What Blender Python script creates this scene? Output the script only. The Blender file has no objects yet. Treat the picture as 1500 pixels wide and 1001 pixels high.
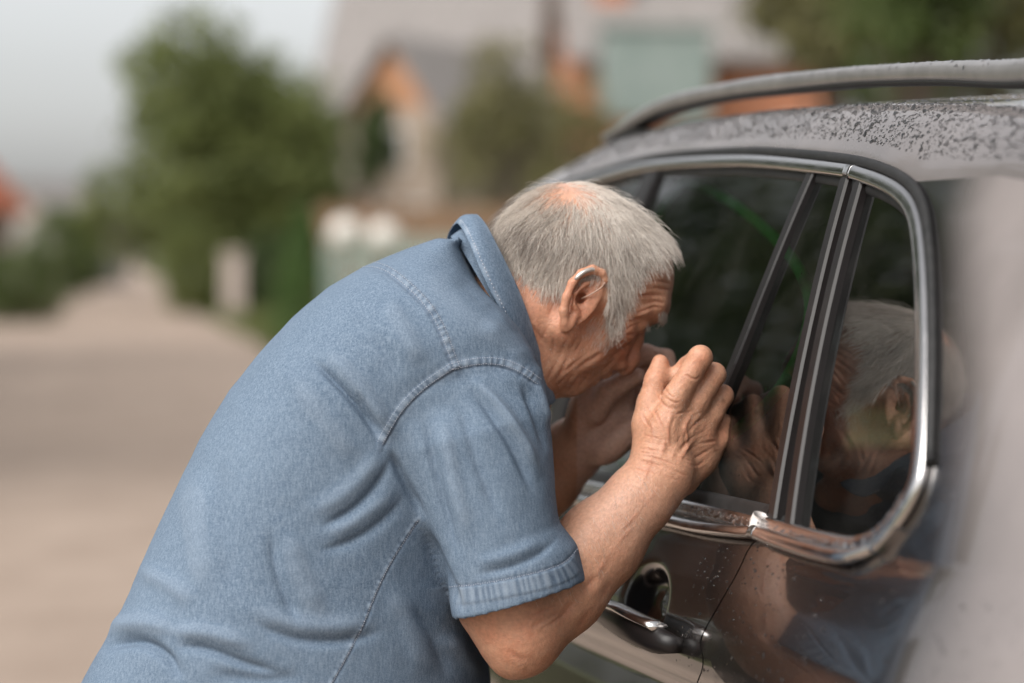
import bpy, math, random
import numpy as np
from mathutils import Vector
from mathutils.bvhtree import BVHTree

# ------------------------------------------------------------------ camera, sky, sun, exposure
SC = bpy.context.scene
COL = SC.collection
FPX, H, HORIZON = 3500.0, 1.44, 365.0           # focal length in photo pixels, eye height, horizon row
PITCH = math.atan((500.5 - HORIZON) / FPX)
cam_d = bpy.data.cameras.new('camera'); cam = bpy.data.objects.new('camera', cam_d); COL.objects.link(cam)
cam.location = (0, 0, H); cam.rotation_euler = (math.pi / 2 - PITCH, 0, 0)
cam_d.sensor_width = 36; cam_d.lens = FPX / 1500 * 36
cam_d.clip_start = 0.05; cam_d.clip_end = 2000
cam_d.dof.use_dof = True; cam_d.dof.focus_distance = 2.47; cam_d.dof.aperture_fstop = 2.3
SC.camera = cam

SUN_EL, SUN_AZ = math.radians(46), math.radians(220)   # azimuth from +Y clockwise: behind the camera, to the left
wd = bpy.data.worlds.new('World'); SC.world = wd; wd.use_nodes = True
nt = wd.node_tree; nt.nodes.clear()
sky = nt.nodes.new('ShaderNodeTexSky'); sky.sky_type = 'NISHITA'; sky.sun_disc = False
sky.sun_elevation = SUN_EL; sky.sun_rotation = SUN_AZ; sky.air_density = 1.0; sky.dust_density = 2.5; sky.ozone_density = 1.0
hs = nt.nodes.new('ShaderNodeHueSaturation'); hs.inputs['Saturation'].default_value = 0.16
bgn = nt.nodes.new('ShaderNodeBackground'); bgn.inputs['Strength'].default_value = 0.068
wo = nt.nodes.new('ShaderNodeOutputWorld')
nt.links.new(sky.outputs[0], hs.inputs['Color']); nt.links.new(hs.outputs[0], bgn.inputs['Color']); nt.links.new(bgn.outputs[0], wo.inputs['Surface'])

sun_d = bpy.data.lights.new('sun', 'SUN'); sun_d.energy = 1.25; sun_d.angle = math.radians(48); sun_d.color = (1, .955, .9)
sun = bpy.data.objects.new('sun', sun_d); COL.objects.link(sun)
sdir = Vector((math.sin(SUN_AZ) * math.cos(SUN_EL), math.cos(SUN_AZ) * math.cos(SUN_EL), math.sin(SUN_EL)))
sun.rotation_euler = sdir.to_track_quat('Z', 'Y').to_euler(); sun.location = (0, -4, 9)

SC.view_settings.view_transform = 'Standard'; SC.view_settings.look = 'None'
SC.view_settings.exposure = 1.45; SC.view_settings.gamma = 1.0; SC.view_settings.use_curve_mapping = False
SC.render.engine = 'CYCLES'
SC.cycles.max_bounces = 8; SC.cycles.transparent_max_bounces = 12; SC.cycles.use_denoising = True
SC.cycles.sample_clamp_indirect = 6.0; SC.cycles.caustics_reflective = False; SC.cycles.caustics_refractive = False

rng = np.random.default_rng(7); random.seed(7)
A = np.array
def nz(v):
    v = A(v, float); return v / np.linalg.norm(v)
CF = A([0, math.cos(PITCH), -math.sin(PITCH)]); CU = A([0, math.sin(PITCH), math.cos(PITCH)]); CR = A([1., 0, 0]); C0 = A([0, 0, H])
def ray(px, py):
    px = np.asarray(px, float); py = np.asarray(py, float)
    return CF + ((px - 750) / FPX)[..., None] * CR - ((py - 500.5) / FPX)[..., None] * CU
def P(px, py, D):                    # photo pixel at camera depth D -> world
    return C0 + ray(px, py) * np.asarray(D, float)[..., None]
def proj(v):                         # world -> photo pixel x, y, depth
    r = np.asarray(v, float) - C0; D = r @ CF
    return 750 + FPX * (r @ CR) / D, 500.5 - FPX * (r @ CU) / D, D
def G(px, dist):                     # a spot on the ground: column of the photo and distance along the view
    return A([(px - 750) / FPX * dist, dist, 0.0])

# ------------------------------------------------------------------ mesh helpers
def mk(name, V, F, mat=None, parent=None, smooth=True):
    V = np.ascontiguousarray(V, np.float32).reshape(-1, 3)
    me = bpy.data.meshes.new(name)
    if isinstance(F, np.ndarray):
        n, k = F.shape
        me.vertices.add(len(V)); me.vertices.foreach_set('co', V.ravel())
        me.loops.add(n * k); me.loops.foreach_set('vertex_index', np.ascontiguousarray(F, np.int32).ravel())
        me.polygons.add(n); me.polygons.foreach_set('loop_start', np.arange(0, n * k, k, dtype=np.int32))
        me.update(calc_edges=True)
    else:
        me.from_pydata(V.tolist(), [], F); me.update()
    if smooth: me.polygons.foreach_set('use_smooth', np.ones(len(me.polygons), bool))
    o = bpy.data.objects.new(name, me); COL.objects.link(o)
    if mat is not None: me.materials.append(mat)
    if parent is not None: o.parent = parent
    return o
def tag(o, label=None, cat=None, group=None, kind=None):
    for k, v in (('label', label), ('category', cat), ('group', group), ('kind', kind)):
        if v: o[k] = v
    return o
def thing(name, label, cat, loc=(0, 0, 0), group=None, rz=0):
    o = bpy.data.objects.new(name, None); COL.objects.link(o); o.location = tuple(loc); o.rotation_euler = (0, 0, rz)
    o.empty_display_size = .1
    return tag(o, label, cat, group)
def adopt(ch, par):                  # parent without moving (parents here are unrotated Empties)
    ch.parent = par; ch.matrix_parent_inverse = par.matrix_basis.inverted(); return ch
def attr(o, name, vals):
    vals = np.ascontiguousarray(vals, np.float32)
    if vals.ndim == 1:
        a = o.data.attributes.new(name, 'FLOAT', 'POINT'); a.data.foreach_set('value', vals)
    else:
        a = o.data.attributes.new(name, 'FLOAT_VECTOR', 'POINT'); a.data.foreach_set('vector', vals.ravel())
class MB:                            # collects shapes into one mesh
    def __init__(s): s.v = []; s.f = []; s.n = 0
    def add(s, V, F):
        s.v.append(np.asarray(V, float).reshape(-1, 3)); s.f += [tuple(int(i) + s.n for i in f) for f in F]; s.n += len(s.v[-1]); return s
    def box(s, c, size, rz=0, tilt=None):
        h = A(size) / 2; p = A([[x, y, z] for x in (-1, 1) for y in (-1, 1) for z in (-1, 1)]) * h
        cz, sz = math.cos(rz), math.sin(rz); R = A([[cz, -sz, 0], [sz, cz, 0], [0, 0, 1]])
        if tilt is not None: p = p @ np.asarray(tilt).T
        return s.add(p @ R.T + A(c), [(0, 1, 3, 2), (4, 6, 7, 5), (0, 4, 5, 1), (2, 3, 7, 6), (0, 2, 6, 4), (1, 5, 7, 3)])
    def tube(s, pts, r, n=8, cap=True):
        V, F = tube(pts, r, n, cap); return s.add(V, F)
    def build(s, name, mat, parent=None, smooth=False, bevel=0):
        o = mk(name, np.concatenate(s.v), s.f, mat, parent, smooth)
        if bevel:
            m = o.modifiers.new('bevel', 'BEVEL'); m.width = bevel; m.segments = 2; m.limit_method = 'ANGLE'
        return o
def frames(pts):
    pts = np.asarray(pts, float); T = np.gradient(pts, axis=0); T /= np.linalg.norm(T, axis=1)[:, None] + 1e-12
    u = np.cross(T[0], [0, 0, 1]);
    if np.linalg.norm(u) < .05: u = np.cross(T[0], [0, 1, 0])
    u = nz(u); U = [u]
    for i in range(1, len(pts)):
        u = u - T[i] * (u @ T[i]); u = nz(u); U.append(u)
    U = A(U); return T, U, np.cross(T, U)
def tube(pts, r, n=8, cap=True):
    pts = np.asarray(pts, float); r = np.broadcast_to(np.asarray(r, float), (len(pts),))
    T, U, W = frames(pts); a = np.arange(n) * 2 * math.pi / n
    V = pts[:, None] + r[:, None, None] * (np.cos(a)[None, :, None] * U[:, None] + np.sin(a)[None, :, None] * W[:, None])
    F = [(i * n + j, i * n + (j + 1) % n, (i + 1) * n + (j + 1) % n, (i + 1) * n + j) for i in range(len(pts) - 1) for j in range(n)]
    if cap: F += [tuple(range(n))[::-1], tuple(range((len(pts) - 1) * n, len(pts) * n))]
    return V.reshape(-1, 3), F
def resample(pts, n):
    pts = np.asarray(pts, float); d = np.r_[0, np.cumsum(np.linalg.norm(np.diff(pts, axis=0), axis=1))]
    t = np.linspace(0, d[-1], n); return np.stack([np.interp(t, d, pts[:, k]) for k in range(pts.shape[1])], 1)
def smooth_line(pts, n, it=3):       # corner-cut, then even steps
    pts = np.asarray(pts, float)
    for _ in range(it):
        a, b = pts[:-1], pts[1:]
        pts = np.concatenate([pts[:1], np.stack([.75 * a + .25 * b, .25 * a + .75 * b], 1).reshape(-1, pts.shape[1]), pts[-1:]])
    return resample(pts, n)
def grid_faces(nu, nv, closed_v=False):
    i = np.arange(nu - 1)[:, None]; j = np.arange(nv if closed_v else nv - 1)[None, :]; j2 = (j + 1) % nv
    return np.stack([i * nv + j, (i + 1) * nv + j, (i + 1) * nv + j2, i * nv + j2], -1).reshape(-1, 4)

# ------------------------------------------------------------------ material helpers
def mat(name, base=(.5, .5, .5), rough=.6, metal=0., **kw):
    m = bpy.data.materials.new(name); m.use_nodes = True
    b = m.node_tree.nodes['Principled BSDF']
    b.inputs['Base Color'].default_value = (*base, 1); b.inputs['Roughness'].default_value = rough; b.inputs['Metallic'].default_value = metal
    for k, v in kw.items(): b.inputs[k].default_value = v
    return m
def nd(m, t, **kw):
    n = m.node_tree.nodes.new(t)
    for k, v in kw.items():
        if k.startswith('i_'): n.inputs[k[2:].replace('_', ' ')].default_value = v
        else: setattr(n, k, v)
    return n
def lk(m, a, b): m.node_tree.links.new(a, b)
def bsdf(m): return m.node_tree.nodes['Principled BSDF']
def noise_col(m, c1, c2, scale=5., detail=4., lo=.35, hi=.65, coord='Object', bump=0., dist=.01, stretch=None, rough=.55):
    tc = nd(m, 'ShaderNodeTexCoord'); n = nd(m, 'ShaderNodeTexNoise'); n.inputs['Scale'].default_value = scale; n.inputs['Detail'].default_value = detail; n.inputs['Roughness'].default_value = rough
    src = tc.outputs[coord]
    if stretch:
        mp = nd(m, 'ShaderNodeMapping'); mp.inputs['Scale'].default_value = stretch; lk(m, src, mp.inputs[0]); src = mp.outputs[0]
    lk(m, src, n.inputs['Vector'])
    r = nd(m, 'ShaderNodeValToRGB'); r.color_ramp.elements[0].position = lo; r.color_ramp.elements[1].position = hi
    r.color_ramp.elements[0].color = (*c1, 1); r.color_ramp.elements[1].color = (*c2, 1)
    lk(m, n.outputs[0], r.inputs[0]); lk(m, r.outputs[0], bsdf(m).inputs['Base Color'])
    if bump:
        b = nd(m, 'ShaderNodeBump'); b.inputs['Strength'].default_value = bump; b.inputs['Distance'].default_value = dist
        lk(m, n.outputs[0], b.inputs['Height']); lk(m, b.outputs[0], bsdf(m).inputs['Normal'])
    return m
# ------------------------------------------------------------------ the parked car: its own axes s (forward), o (out of its left side), z
TH = math.radians(14); HV = A([-math.sin(TH), math.cos(TH), 0]); NV = A([-math.cos(TH), -math.sin(TH), 0])
Q0 = P(1250, 800, 2.15); ZB = float(Q0[2]); Q0 = A([Q0[0], Q0[1], 0]); WID = 1.84
def CW(s, o, z):
    s, o, z = np.broadcast_arrays(np.asarray(s, float), np.asarray(o, float), np.asarray(z, float))
    return Q0 + s[..., None] * HV + o[..., None] * NV + z[..., None] * A([0, 0, 1.])
def CS(p):
    r = np.asarray(p) - Q0; return r @ HV, r @ NV, r[..., 2]
def zbelt(s): return ZB - .040 * np.clip(s, -.4, 2.4)
_dz = A([-.80, -.74, -.62, -.48, -.36, -.28, -.215, -.184, -.174, -.163, -.150, -.135, -.10, -.06, -.03, -.010, 0.0])
_oo = A([-.030, .000, .050, .068, .064, .056, .042, .032, .036, .050, .0575, .0575, .0500, .0360, .0210, .0080, 0.0])
def plan(s):
    s = np.asarray(s, float)
    return -2.2 * np.maximum(0, -s - .175) ** 2 / (1 + 1.2 * np.maximum(0, -s - .175)) - .10 * np.maximum(0, s - 2.0) ** 2
def side_o(s, z):
    s, z = np.broadcast_arrays(np.asarray(s, float), np.asarray(z, float)); t = z - zbelt(s)
    up = -(.27 * t + .25 * t * t)
    fade = np.clip((s + .50) / .36, 0, 1); fade = fade * fade * (3 - 2 * fade)     # the shoulder softens towards the tail
    lo = np.interp(t, _dz, _oo) * (.45 + .55 * fade)
    return np.where(t > 0, up, lo) + plan(s)
def solve(px, py, fn):               # the depth at which the ray through a pixel meets o = fn(s, z)
    d = ray(px, py); lo = np.full(d.shape[:-1], 1.2); hi = np.full(d.shape[:-1], 7.5)
    for _ in range(48):
        m = (lo + hi) / 2; s, o, z = CS(C0 + d * m[..., None]); f = o - fn(s, z)
        lo = np.where(f > 0, m, lo); hi = np.where(f > 0, hi, m)
    return CS(C0 + d * lo[..., None])
def on_side(pts): pts = A(pts, float); s, o, z = solve(pts[:, 0], pts[:, 1], side_o); return np.stack([s, z], 1)
def on_plane(pts, o0): pts = A(pts, float); s, o, z = solve(pts[:, 0], pts[:, 1], lambda s, z: np.full_like(s, o0)); return np.stack([s, z], 1)

M = {}
GLASS_FLIP = True
def paint():
    m = mat('car_paint', (.085, .078, .077), .27, .94, **{'Coat Weight': 1.0, 'Coat Roughness': .025, 'Coat IOR': 1.62, 'Specular IOR Level': .5})
    tc = nd(m, 'ShaderNodeTexCoord'); n = nd(m, 'ShaderNodeTexNoise'); n.inputs['Scale'].default_value = 14; n.inputs['Detail'].default_value = 5
    lk(m, tc.outputs['Object'], n.inputs[0])
    r = nd(m, 'ShaderNodeMapRange'); r.inputs['From Min'].default_value = .35; r.inputs['From Max'].default_value = .7; r.inputs['To Min'].default_value = .02; r.inputs['To Max'].default_value = .07
    lk(m, n.outputs[0], r.inputs[0]); lk(m, r.outputs[0], bsdf(m).inputs['Coat Roughness'])
    # sky sheen painted in as pale diffuse colour, towards the tail and on the roof
    a = nd(m, 'ShaderNodeAttribute'); a.attribute_name = 'sky_sheen'; n3 = nd(m, 'ShaderNodeTexNoise'); n3.inputs['Scale'].default_value = 6; n3.inputs['Detail'].default_value = 7; lk(m, tc.outputs['Object'], n3.inputs[0])
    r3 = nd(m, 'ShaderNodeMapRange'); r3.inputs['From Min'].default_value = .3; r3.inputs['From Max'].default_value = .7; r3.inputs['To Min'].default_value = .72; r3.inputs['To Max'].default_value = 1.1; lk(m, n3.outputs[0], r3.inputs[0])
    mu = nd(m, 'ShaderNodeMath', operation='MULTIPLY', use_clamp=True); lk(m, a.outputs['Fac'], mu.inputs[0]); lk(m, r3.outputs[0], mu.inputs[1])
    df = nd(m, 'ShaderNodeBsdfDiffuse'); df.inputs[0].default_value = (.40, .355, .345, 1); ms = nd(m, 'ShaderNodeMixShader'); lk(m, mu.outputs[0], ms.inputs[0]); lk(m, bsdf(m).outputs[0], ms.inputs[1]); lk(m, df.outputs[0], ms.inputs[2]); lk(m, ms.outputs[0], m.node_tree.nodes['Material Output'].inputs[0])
    w = nd(m, 'ShaderNodeTexNoise'); w.inputs['Scale'].default_value = 900; lk(m, tc.outputs['Object'], w.inputs[0])
    b = nd(m, 'ShaderNodeBump'); b.inputs['Strength'].default_value = .05; b.inputs['Distance'].default_value = .0004
    lk(m, w.outputs[0], b.inputs['Height']); lk(m, b.outputs[0], bsdf(m).inputs['Normal'])
    return m
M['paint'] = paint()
M['chrome'] = mat('brushed_chrome', (.62, .60, .59), .17, 1.0)
_c = M['chrome']; _t = nd(_c, 'ShaderNodeTexCoord'); _n = nd(_c, 'ShaderNodeTexNoise'); _n.inputs['Scale'].default_value = 45; _n.inputs['Detail'].default_value = 6
lk(_c, _t.outputs['Object'], _n.inputs[0]); _r = nd(_c, 'ShaderNodeMapRange'); _r.inputs['To Min'].default_value = .08; _r.inputs['To Max'].default_value = .34
lk(_c, _n.outputs[0], _r.inputs[0]); lk(_c, _r.outputs[0], bsdf(_c).inputs['Roughness'])
M['gloss_black'] = mat('gloss_black_trim', (.012, .010, .010), .34, 0, **{'Specular IOR Level': .3})
M['rubber'] = noise_col(mat('black_rubber', rough=.55), (.010, .010, .010), (.020, .019, .019), 60)
M['plastic'] = noise_col(mat('grained_plastic', rough=.5), (.012, .012, .012), (.022, .021, .021), 300, bump=.2, dist=.0005)
M['rail'] = noise_col(mat('satin_rail', rough=.36, metal=.75), (.40, .385, .38), (.50, .48, .475), 25)
M['fabric'] = noise_col(mat('seat_fabric', rough=.9), (.020, .020, .022), (.045, .043, .043), 120, bump=.3, dist=.001)
M['lamp_red'] = mat('tail_lamp', (.25, .008, .008), .08, 0, **{'Coat Weight': 1.0})
M['lamp_clear'] = mat('head_lamp', (.5, .5, .5), .08, .4, **{'Coat Weight': 1.0})
M['tyre'] = noise_col(mat('tyre', rough=.8), (.012, .012, .012), (.028, .026, .024), 40)
M['alloy'] = mat('alloy', (.42, .41, .40), .28, .9)
M['water'] = mat('rain_drop', (1, 1, 1), .0, 0, **{'Transmission Weight': 1.0, 'IOR': 1.33})
def glass_mat(name, tint, ior):
    m = bpy.data.materials.new(name); m.use_nodes = True; t = m.node_tree; t.nodes.clear()
    out = t.nodes.new('ShaderNodeOutputMaterial'); mx = t.nodes.new('ShaderNodeMixShader'); fr = t.nodes.new('ShaderNodeFresnel'); fr.inputs[0].default_value = ior
    tr = t.nodes.new('ShaderNodeBsdfTransparent'); tr.inputs[0].default_value = (*tint, 1)
    gl = t.nodes.new('ShaderNodeBsdfGlossy'); gl.inputs['Roughness'].default_value = .012; gl.inputs['Color'].default_value = (.94, .94, .94, 1)
    # a film of dust and dried drops on the pane
    tc = t.nodes.new('ShaderNodeTexCoord'); n1 = t.nodes.new('ShaderNodeTexNoise'); n1.inputs['Scale'].default_value = 9; n1.inputs['Detail'].default_value = 8
    v = t.nodes.new('ShaderNodeTexVoronoi'); v.inputs['Scale'].default_value = 210
    r2 = t.nodes.new('ShaderNodeMapRange'); r2.inputs['From Min'].default_value = .12; r2.inputs['From Max'].default_value = .04; r2.inputs['To Min'].default_value = 0; r2.inputs['To Max'].default_value = .22
    r1 = t.nodes.new('ShaderNodeMapRange'); r1.inputs['From Min'].default_value = .45; r1.inputs['From Max'].default_value = .75; r1.inputs['To Min'].default_value = .002; r1.inputs['To Max'].default_value = .022
    n2 = t.nodes.new('ShaderNodeTexNoise'); n2.inputs['Scale'].default_value = 30; mu = t.nodes.new('ShaderNodeMath'); mu.operation = 'MULTIPLY'
    r3 = t.nodes.new('ShaderNodeMapRange'); r3.inputs['From Min'].default_value = .55; r3.inputs['From Max'].default_value = .7
    ad = t.nodes.new('ShaderNodeMath'); ad.operation = 'ADD'; df = t.nodes.new('ShaderNodeBsdfDiffuse'); df.inputs[0].default_value = (.55, .52, .48, 1); m2 = t.nodes.new('ShaderNodeMixShader')
    L = t.links.new
    for x in (n1, v, n2): L(tc.outputs['Object'], x.inputs['Vector'])
    L(n1.outputs[0], r1.inputs[0]); L(v.outputs['Distance'], r2.inputs[0]); L(n2.outputs[0], r3.inputs[0]); L(r2.outputs[0], mu.inputs[0]); L(r3.outputs[0], mu.inputs[1])
    L(r1.outputs[0], ad.inputs[0]); L(mu.outputs[0], ad.inputs[1])
    L(fr.outputs[0], mx.inputs[0]); L(tr.outputs[0], mx.inputs[1]); L(gl.outputs[0], mx.inputs[2])
    L(ad.outputs[0], m2.inputs[0]); L(mx.outputs[0], m2.inputs[1]); L(df.outputs[0], m2.inputs[2]); L(m2.outputs[0], out.inputs[0])
    return m
M['glass'] = glass_mat('tinted_glass', (.30, .34, .315), 2.05); M['clear'] = glass_mat('clear_glass', (.75, .80, .77), 1.5)

car = thing('parked_car', 'dark wet estate car with chrome window trim and roof rail, the man leaning against it', 'car', CW(1.2, -WID / 2, 0))
def cp(o): return adopt(o, car)

# --- traced lines (photo pixels dropped on to the car's side)
top_px = [(924, 249), (996, 241), (1068, 238), (1116, 238.5), (1185, 245), (1253, 254), (1300, 270), (1331, 290), (1347, 320), (1354, 370), (1358, 434), (1359.5, 520), (1358, 600), (1355, 690), (1343, 728), (1318, 768), (1290, 793), (1262, 804), (1240, 804), (1190, 792), (1123, 772)]
bot_px = [(1123, 772), (1050, 754), (1000, 743), (900, 722), (815, 705)]
top_sz = on_side(top_px); bot_sz = on_side(bot_px)
zb_off = float(np.mean(bot_sz[:, 1] - zbelt(bot_sz[:, 0])))
ztop_s = top_sz[:8, 0][::-1]; ztop_z = top_sz[:8, 1][::-1]
ztop_s = np.r_[ztop_s, 1.75, 2.05, 2.35, 2.6]; zA = float(ztop_z[-1]); ztop_z = np.r_[ztop_z, zA - .035, zA - .11, zA - .23, zA - .33]
fwd_top = np.stack([ztop_s[-4:], ztop_z[-4:]], 1)
def ztrim(s): return np.interp(s, ztop_s, ztop_z)
gap_px = [(1112, 786), (1095, 805), (1085, 831), (1057, 880), (1028, 930), (1025, 945), (1030, 962), (1030, 979), (1021, 1001)]
gap_sz = on_side(smooth_line(gap_px, 40, 3))
bar1 = on_side([(1190, 256), (1106, 460), (1069, 553), (995, 740)])
bar2 = on_side([(1243, 262), (1178, 530), (1136, 764)]); bar3 = on_side([(1263, 268), (1199, 530), (1161, 772)])
print('ZB', ZB, 'top', top_sz[[0, 5, 8, 12]].tolist(), 'bot', bot_sz.tolist(), 'gap', gap_sz[[0, 20, 39]].tolist())
gz = np.r_[gap_sz[:, 1][::-1]]; gs = np.r_[gap_sz[:, 0][::-1]]
gz = np.r_[.30, .55, .80, gz[0] - .06, gz]; gs = np.r_[gs[0] + .42, gs[0] + .34, gs[0] + .16, gs[0] + .02, gs]
DISH = on_side([(942, 884)])[0]; print('dish', DISH, ZB)
b2 = bar2[::-1]; gz = np.r_[gz, b2[:, 1], 1.75]; gs = np.r_[gs, b2[:, 0] - .012, b2[-1, 0] - .06]
o_ = np.argsort(gz); gz, gs = gz[o_], gs[o_]
def gapline(z): return np.interp(z, gz, gs)
def in_poly(x, y, poly):
    c = np.zeros(x.shape, bool); n = len(poly)
    for i in range(n):
        x1, y1 = poly[i]; x2, y2 = poly[(i + 1) % n]
        k = ((y1 > y) != (y2 > y)); xi = (x2 - x1) * (y - y1) / ((y2 - y1) if y2 != y1 else 1e-9) + x1
        c ^= k & (x < xi)
    return c
belt_f = [(1.2, 0), (1.7, 0), (2.15, 0), (2.42, 0)]
belt_f = A([(s, zbelt(s) + zb_off) for s, _ in belt_f])
outline = np.concatenate([fwd_top[::-1], top_sz, bot_sz[1:], belt_f])         # closed window outline, front -> top -> back -> belt

roof_s = A([-.75, -.5, -.2, .06, .2, .46, .78, 1.1, 1.46, 1.83, 2.05, 2.4, 2.62]); roof_z = A([1.455, 1.50, 1.548, 1.573, 1.585, 1.600, 1.610, 1.612, 1.602, 1.552, 1.50, 1.36, 1.25])
def zroof(s): return np.interp(s, roof_s, roof_z)
def zline(s):                        # where the roof skin begins above the windows
    s = np.asarray(s, float); w = ztrim(np.maximum(s, -.05)) + .0155
    return np.minimum(np.where(s < -.05, w - .10 * np.maximum(0, -s - .05), w), zroof(s) - .02)

for side in (0, 1):
    fo = (lambda o: o) if side == 0 else (lambda o: -WID - o)
    flip = (lambda F: F) if side == 0 else (lambda F: F[:, ::-1])
    # quarter panel with the pillar behind the last window
    nu, nv = (150, 260) if side == 0 else (40, 60)
    u = np.linspace(0, 1, nu)[:, None]; v = np.linspace(0, 1, nv)[None, :]
    zz = .33 + v * (zline(np.linspace(-.75, .3, nu)[:, None]) - .33)
    ss = -.75 + u * (gapline(zz) - .0017 + .75); zz = .33 + v * (zline(ss) - .33); ss = -.75 + u * (gapline(zz) - .0017 + .75)
    oo = side_o(ss, zz)
    arch = ((ss - .02) / .39) ** 2 + ((zz - .37) / .40) ** 2 < 1
    F = grid_faces(nu, nv); keep = ~(in_poly(ss, zz, outline) & (zz > zbelt(ss))) & ~arch
    kf = keep.ravel()[F].any(axis=1) & ~arch.ravel()[F].any(axis=1)
    q = mk('quarter_panel', CW(ss, fo(oo), zz).reshape(-1, 3), flip(F[kf]), M['paint']); cp(q); _d = np.clip((np.interp(zz, [.9, 1.15, 1.2, 1.30, 1.47, 1.6], [-.165, -.165, -.145, -.095, .065, .11]) - ss) / .16, 0, 1); attr(q, 'sky_sheen', (.55 * _d * _d * (3 - 2 * _d)).ravel())  # pale sheen of the sky painted on behind the last window
    # doors and front wing below the belt
    cuts = [(lambda z: gapline(z) + .0017, lambda z: 0 * z + 1.118), (lambda z: 0 * z + 1.123, lambda z: 0 * z + 2.10), (lambda z: 0 * z + 2.105, lambda z: 0 * z + 3.35)]
    for k, (sa, sb) in enumerate(cuts):
        nu, nv = (200 if k == 0 and side == 0 else 30), (240 if k == 0 and side == 0 else 50)
        u = np.linspace(0, 1, nu)[:, None]; v = np.linspace(0, 1, nv)[None, :]
        u = np.r_[0, .0008, np.linspace(.0012, .9988, nu - 4), .9992, 1][:, None]; zz = .33 + v * (ZB + zb_off - .33) + 0 * u
        ss = sa(zz) + u * (sb(zz) - sa(zz)); zz = .33 + v * (zbelt(ss) + zb_off - .33)
        ss = sa(zz) + u * (sb(zz) - sa(zz)); oo = side_o(ss, zz)
        if k == 2: oo = oo - .16 * np.maximum(0, ss - 2.9) ** 2 * 3
        if k == 0: oo = oo - .026 * np.exp(-(((ss - DISH[0]) / .060) ** 2 + ((zz - DISH[1]) / .034) ** 2) ** 2) * (side == 0)   # finger dish behind the handle
        pass
        F = grid_faces(nu, nv)
        if k == 2:
            arch = (((ss - 2.72) / .39) ** 2 + ((zz - .37) / .40) ** 2 < 1).ravel(); F = F[~arch[F].any(axis=1)]
        d = mk('door' if k < 2 else 'front_wing', CW(ss, fo(oo), zz).reshape(-1, 3), flip(F), M['paint']); cp(d)
        if side == 0 and k == 0: rear_door = d
    # shut-line backing so that the gap shows dark
    zz = np.linspace(.33, ZB, 60); V = np.concatenate([CW(gapline(zz) + e, fo(side_o(gapline(zz) + e, zz) - .006), zz) for e in (-.02, .02)])
    cp(mk('door_seal', V, A([(i, i + 1, i + 61, i + 60) for i in range(59)]), M['rubber']))
    # window panes, set a few millimetres inside the frame
    L1 = [tuple(p) for p in bar1]; L2 = [tuple(p) for p in bar2]; L3 = [tuple(p) for p in bar3]
    qp = L3 + [tuple(p) for p in top_sz[:4:-1] if p[0] < L3[-1][0] + .02][1:] if False else None
    for nm, sl, sr in (('quarter_window', None, bar3), ('door_vent_window', bar3, bar1), ('door_window', bar1, 1.10), ('front_door_window', 1.10, 2.35)):
        nu, nv = (90, 90) if side == 0 else (24, 16)
        s0 = -.22 if sl is None else (float(sl if np.isscalar(sl) else sl[:, 0].min()) - .0); s1 = float(sr if np.isscalar(sr) else sr[:, 0].max())
        s_, z_ = np.meshgrid(np.linspace(s0, s1, nu), np.linspace(ZB - .10, 1.58, nv), indexing='ij')
        def lim(b, z): return np.full_like(z, b) if np.isscalar(b) else np.interp(z, b[::-1, 1], b[::-1, 0])
        ok = in_poly(s_, z_, outline); 
        if sl is not None: ok &= s_ > lim(sl, z_) - .004
        ok &= s_ < lim(sr, z_) + .004
        F = grid_faces(nu, nv); kf = ok.ravel()[F].any(axis=1)
        cp(mk(nm, CW(s_, fo(side_o(s_, z_) - .0045), z_).reshape(-1, 3), flip(F[kf])[:, ::-1] if GLASS_FLIP else flip(F[kf]), M['clear' if nm[0] == 'f' else 'glass']))
    # trims: swept bars lying on the side
    def strip(name, sz, hw, th, m, lift=.003, n=90, box=False, smoothit=3):
        p = smooth_line(sz, n, smoothit); s, z = p[:, 0], p[:, 1]; o = side_o(s, z); e = 1e-3
        pw = CW(s, o, z); ds = CW(s + e, side_o(s + e, z), z) - pw; dzv = CW(s, side_o(s, z + e), z + e) - pw
        N = np.cross(dzv, ds); N /= np.linalg.norm(N, axis=1)[:, None]
        N *= np.sign((N @ NV))[:, None]
        T = np.gradient(pw, axis=0); T /= np.linalg.norm(T, axis=1)[:, None]; B = np.cross(N, T)
        if box: sec = A([(-1, -1), (-1, .5), (-.8, 1), (.8, 1), (1, .5), (1, -1)])
        else:
            a = np.linspace(0, 2 * math.pi, 15)[:-1]; sec = np.stack([np.sign(np.cos(a)) * np.abs(np.cos(a)) ** .7, np.sin(a)], 1)
        hwv = np.broadcast_to(np.asarray(hw, float), (n,)); k = len(sec)
        V = pw[:, None] + sec[None, :, :1] * hwv[:, None, None] * B[:, None] + (sec[None, :, 1:] * th + lift) * N[:, None]
        if side: r = CS(V.reshape(-1, 3)); V = CW(r[0], -WID - r[1], r[2])
        F = grid_faces(n, k, True)[:, ::-1]; fl = [tuple(f) for f in (F if side == 0 else F[:, ::-1])] + [tuple(range(k)), tuple(range((n - 1) * k, n * k))[::-1]]
        return cp(mk(name, V.reshape(-1, 3), fl, m, smooth=not box))
    front_top = np.concatenate([fwd_top[::-1], top_sz[:6]])
    strip('chrome_trim', front_top, .0078, .0055, M['chrome'], .004, 160)
    qpath = top_sz[5:].copy(); qpath[0] = qpath[0] * .96 + qpath[1] * .04
    strip('chrome_trim', qpath, np.interp(np.linspace(0, 1, 200), [0, .25, .55, .72, 1], [.0078, .0085, .0105, .0105, .0095]), .0055, M['chrome'], .004, 200)
    bp = np.concatenate([bot_sz, belt_f]); strip('chrome_trim', bp, .0085, .006, M['chrome'], .004, 160)
    low_px = [(1322, 776), (1300, 802), (1264, 822), (1236, 825), (1180, 810), (1121, 790)]
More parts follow.
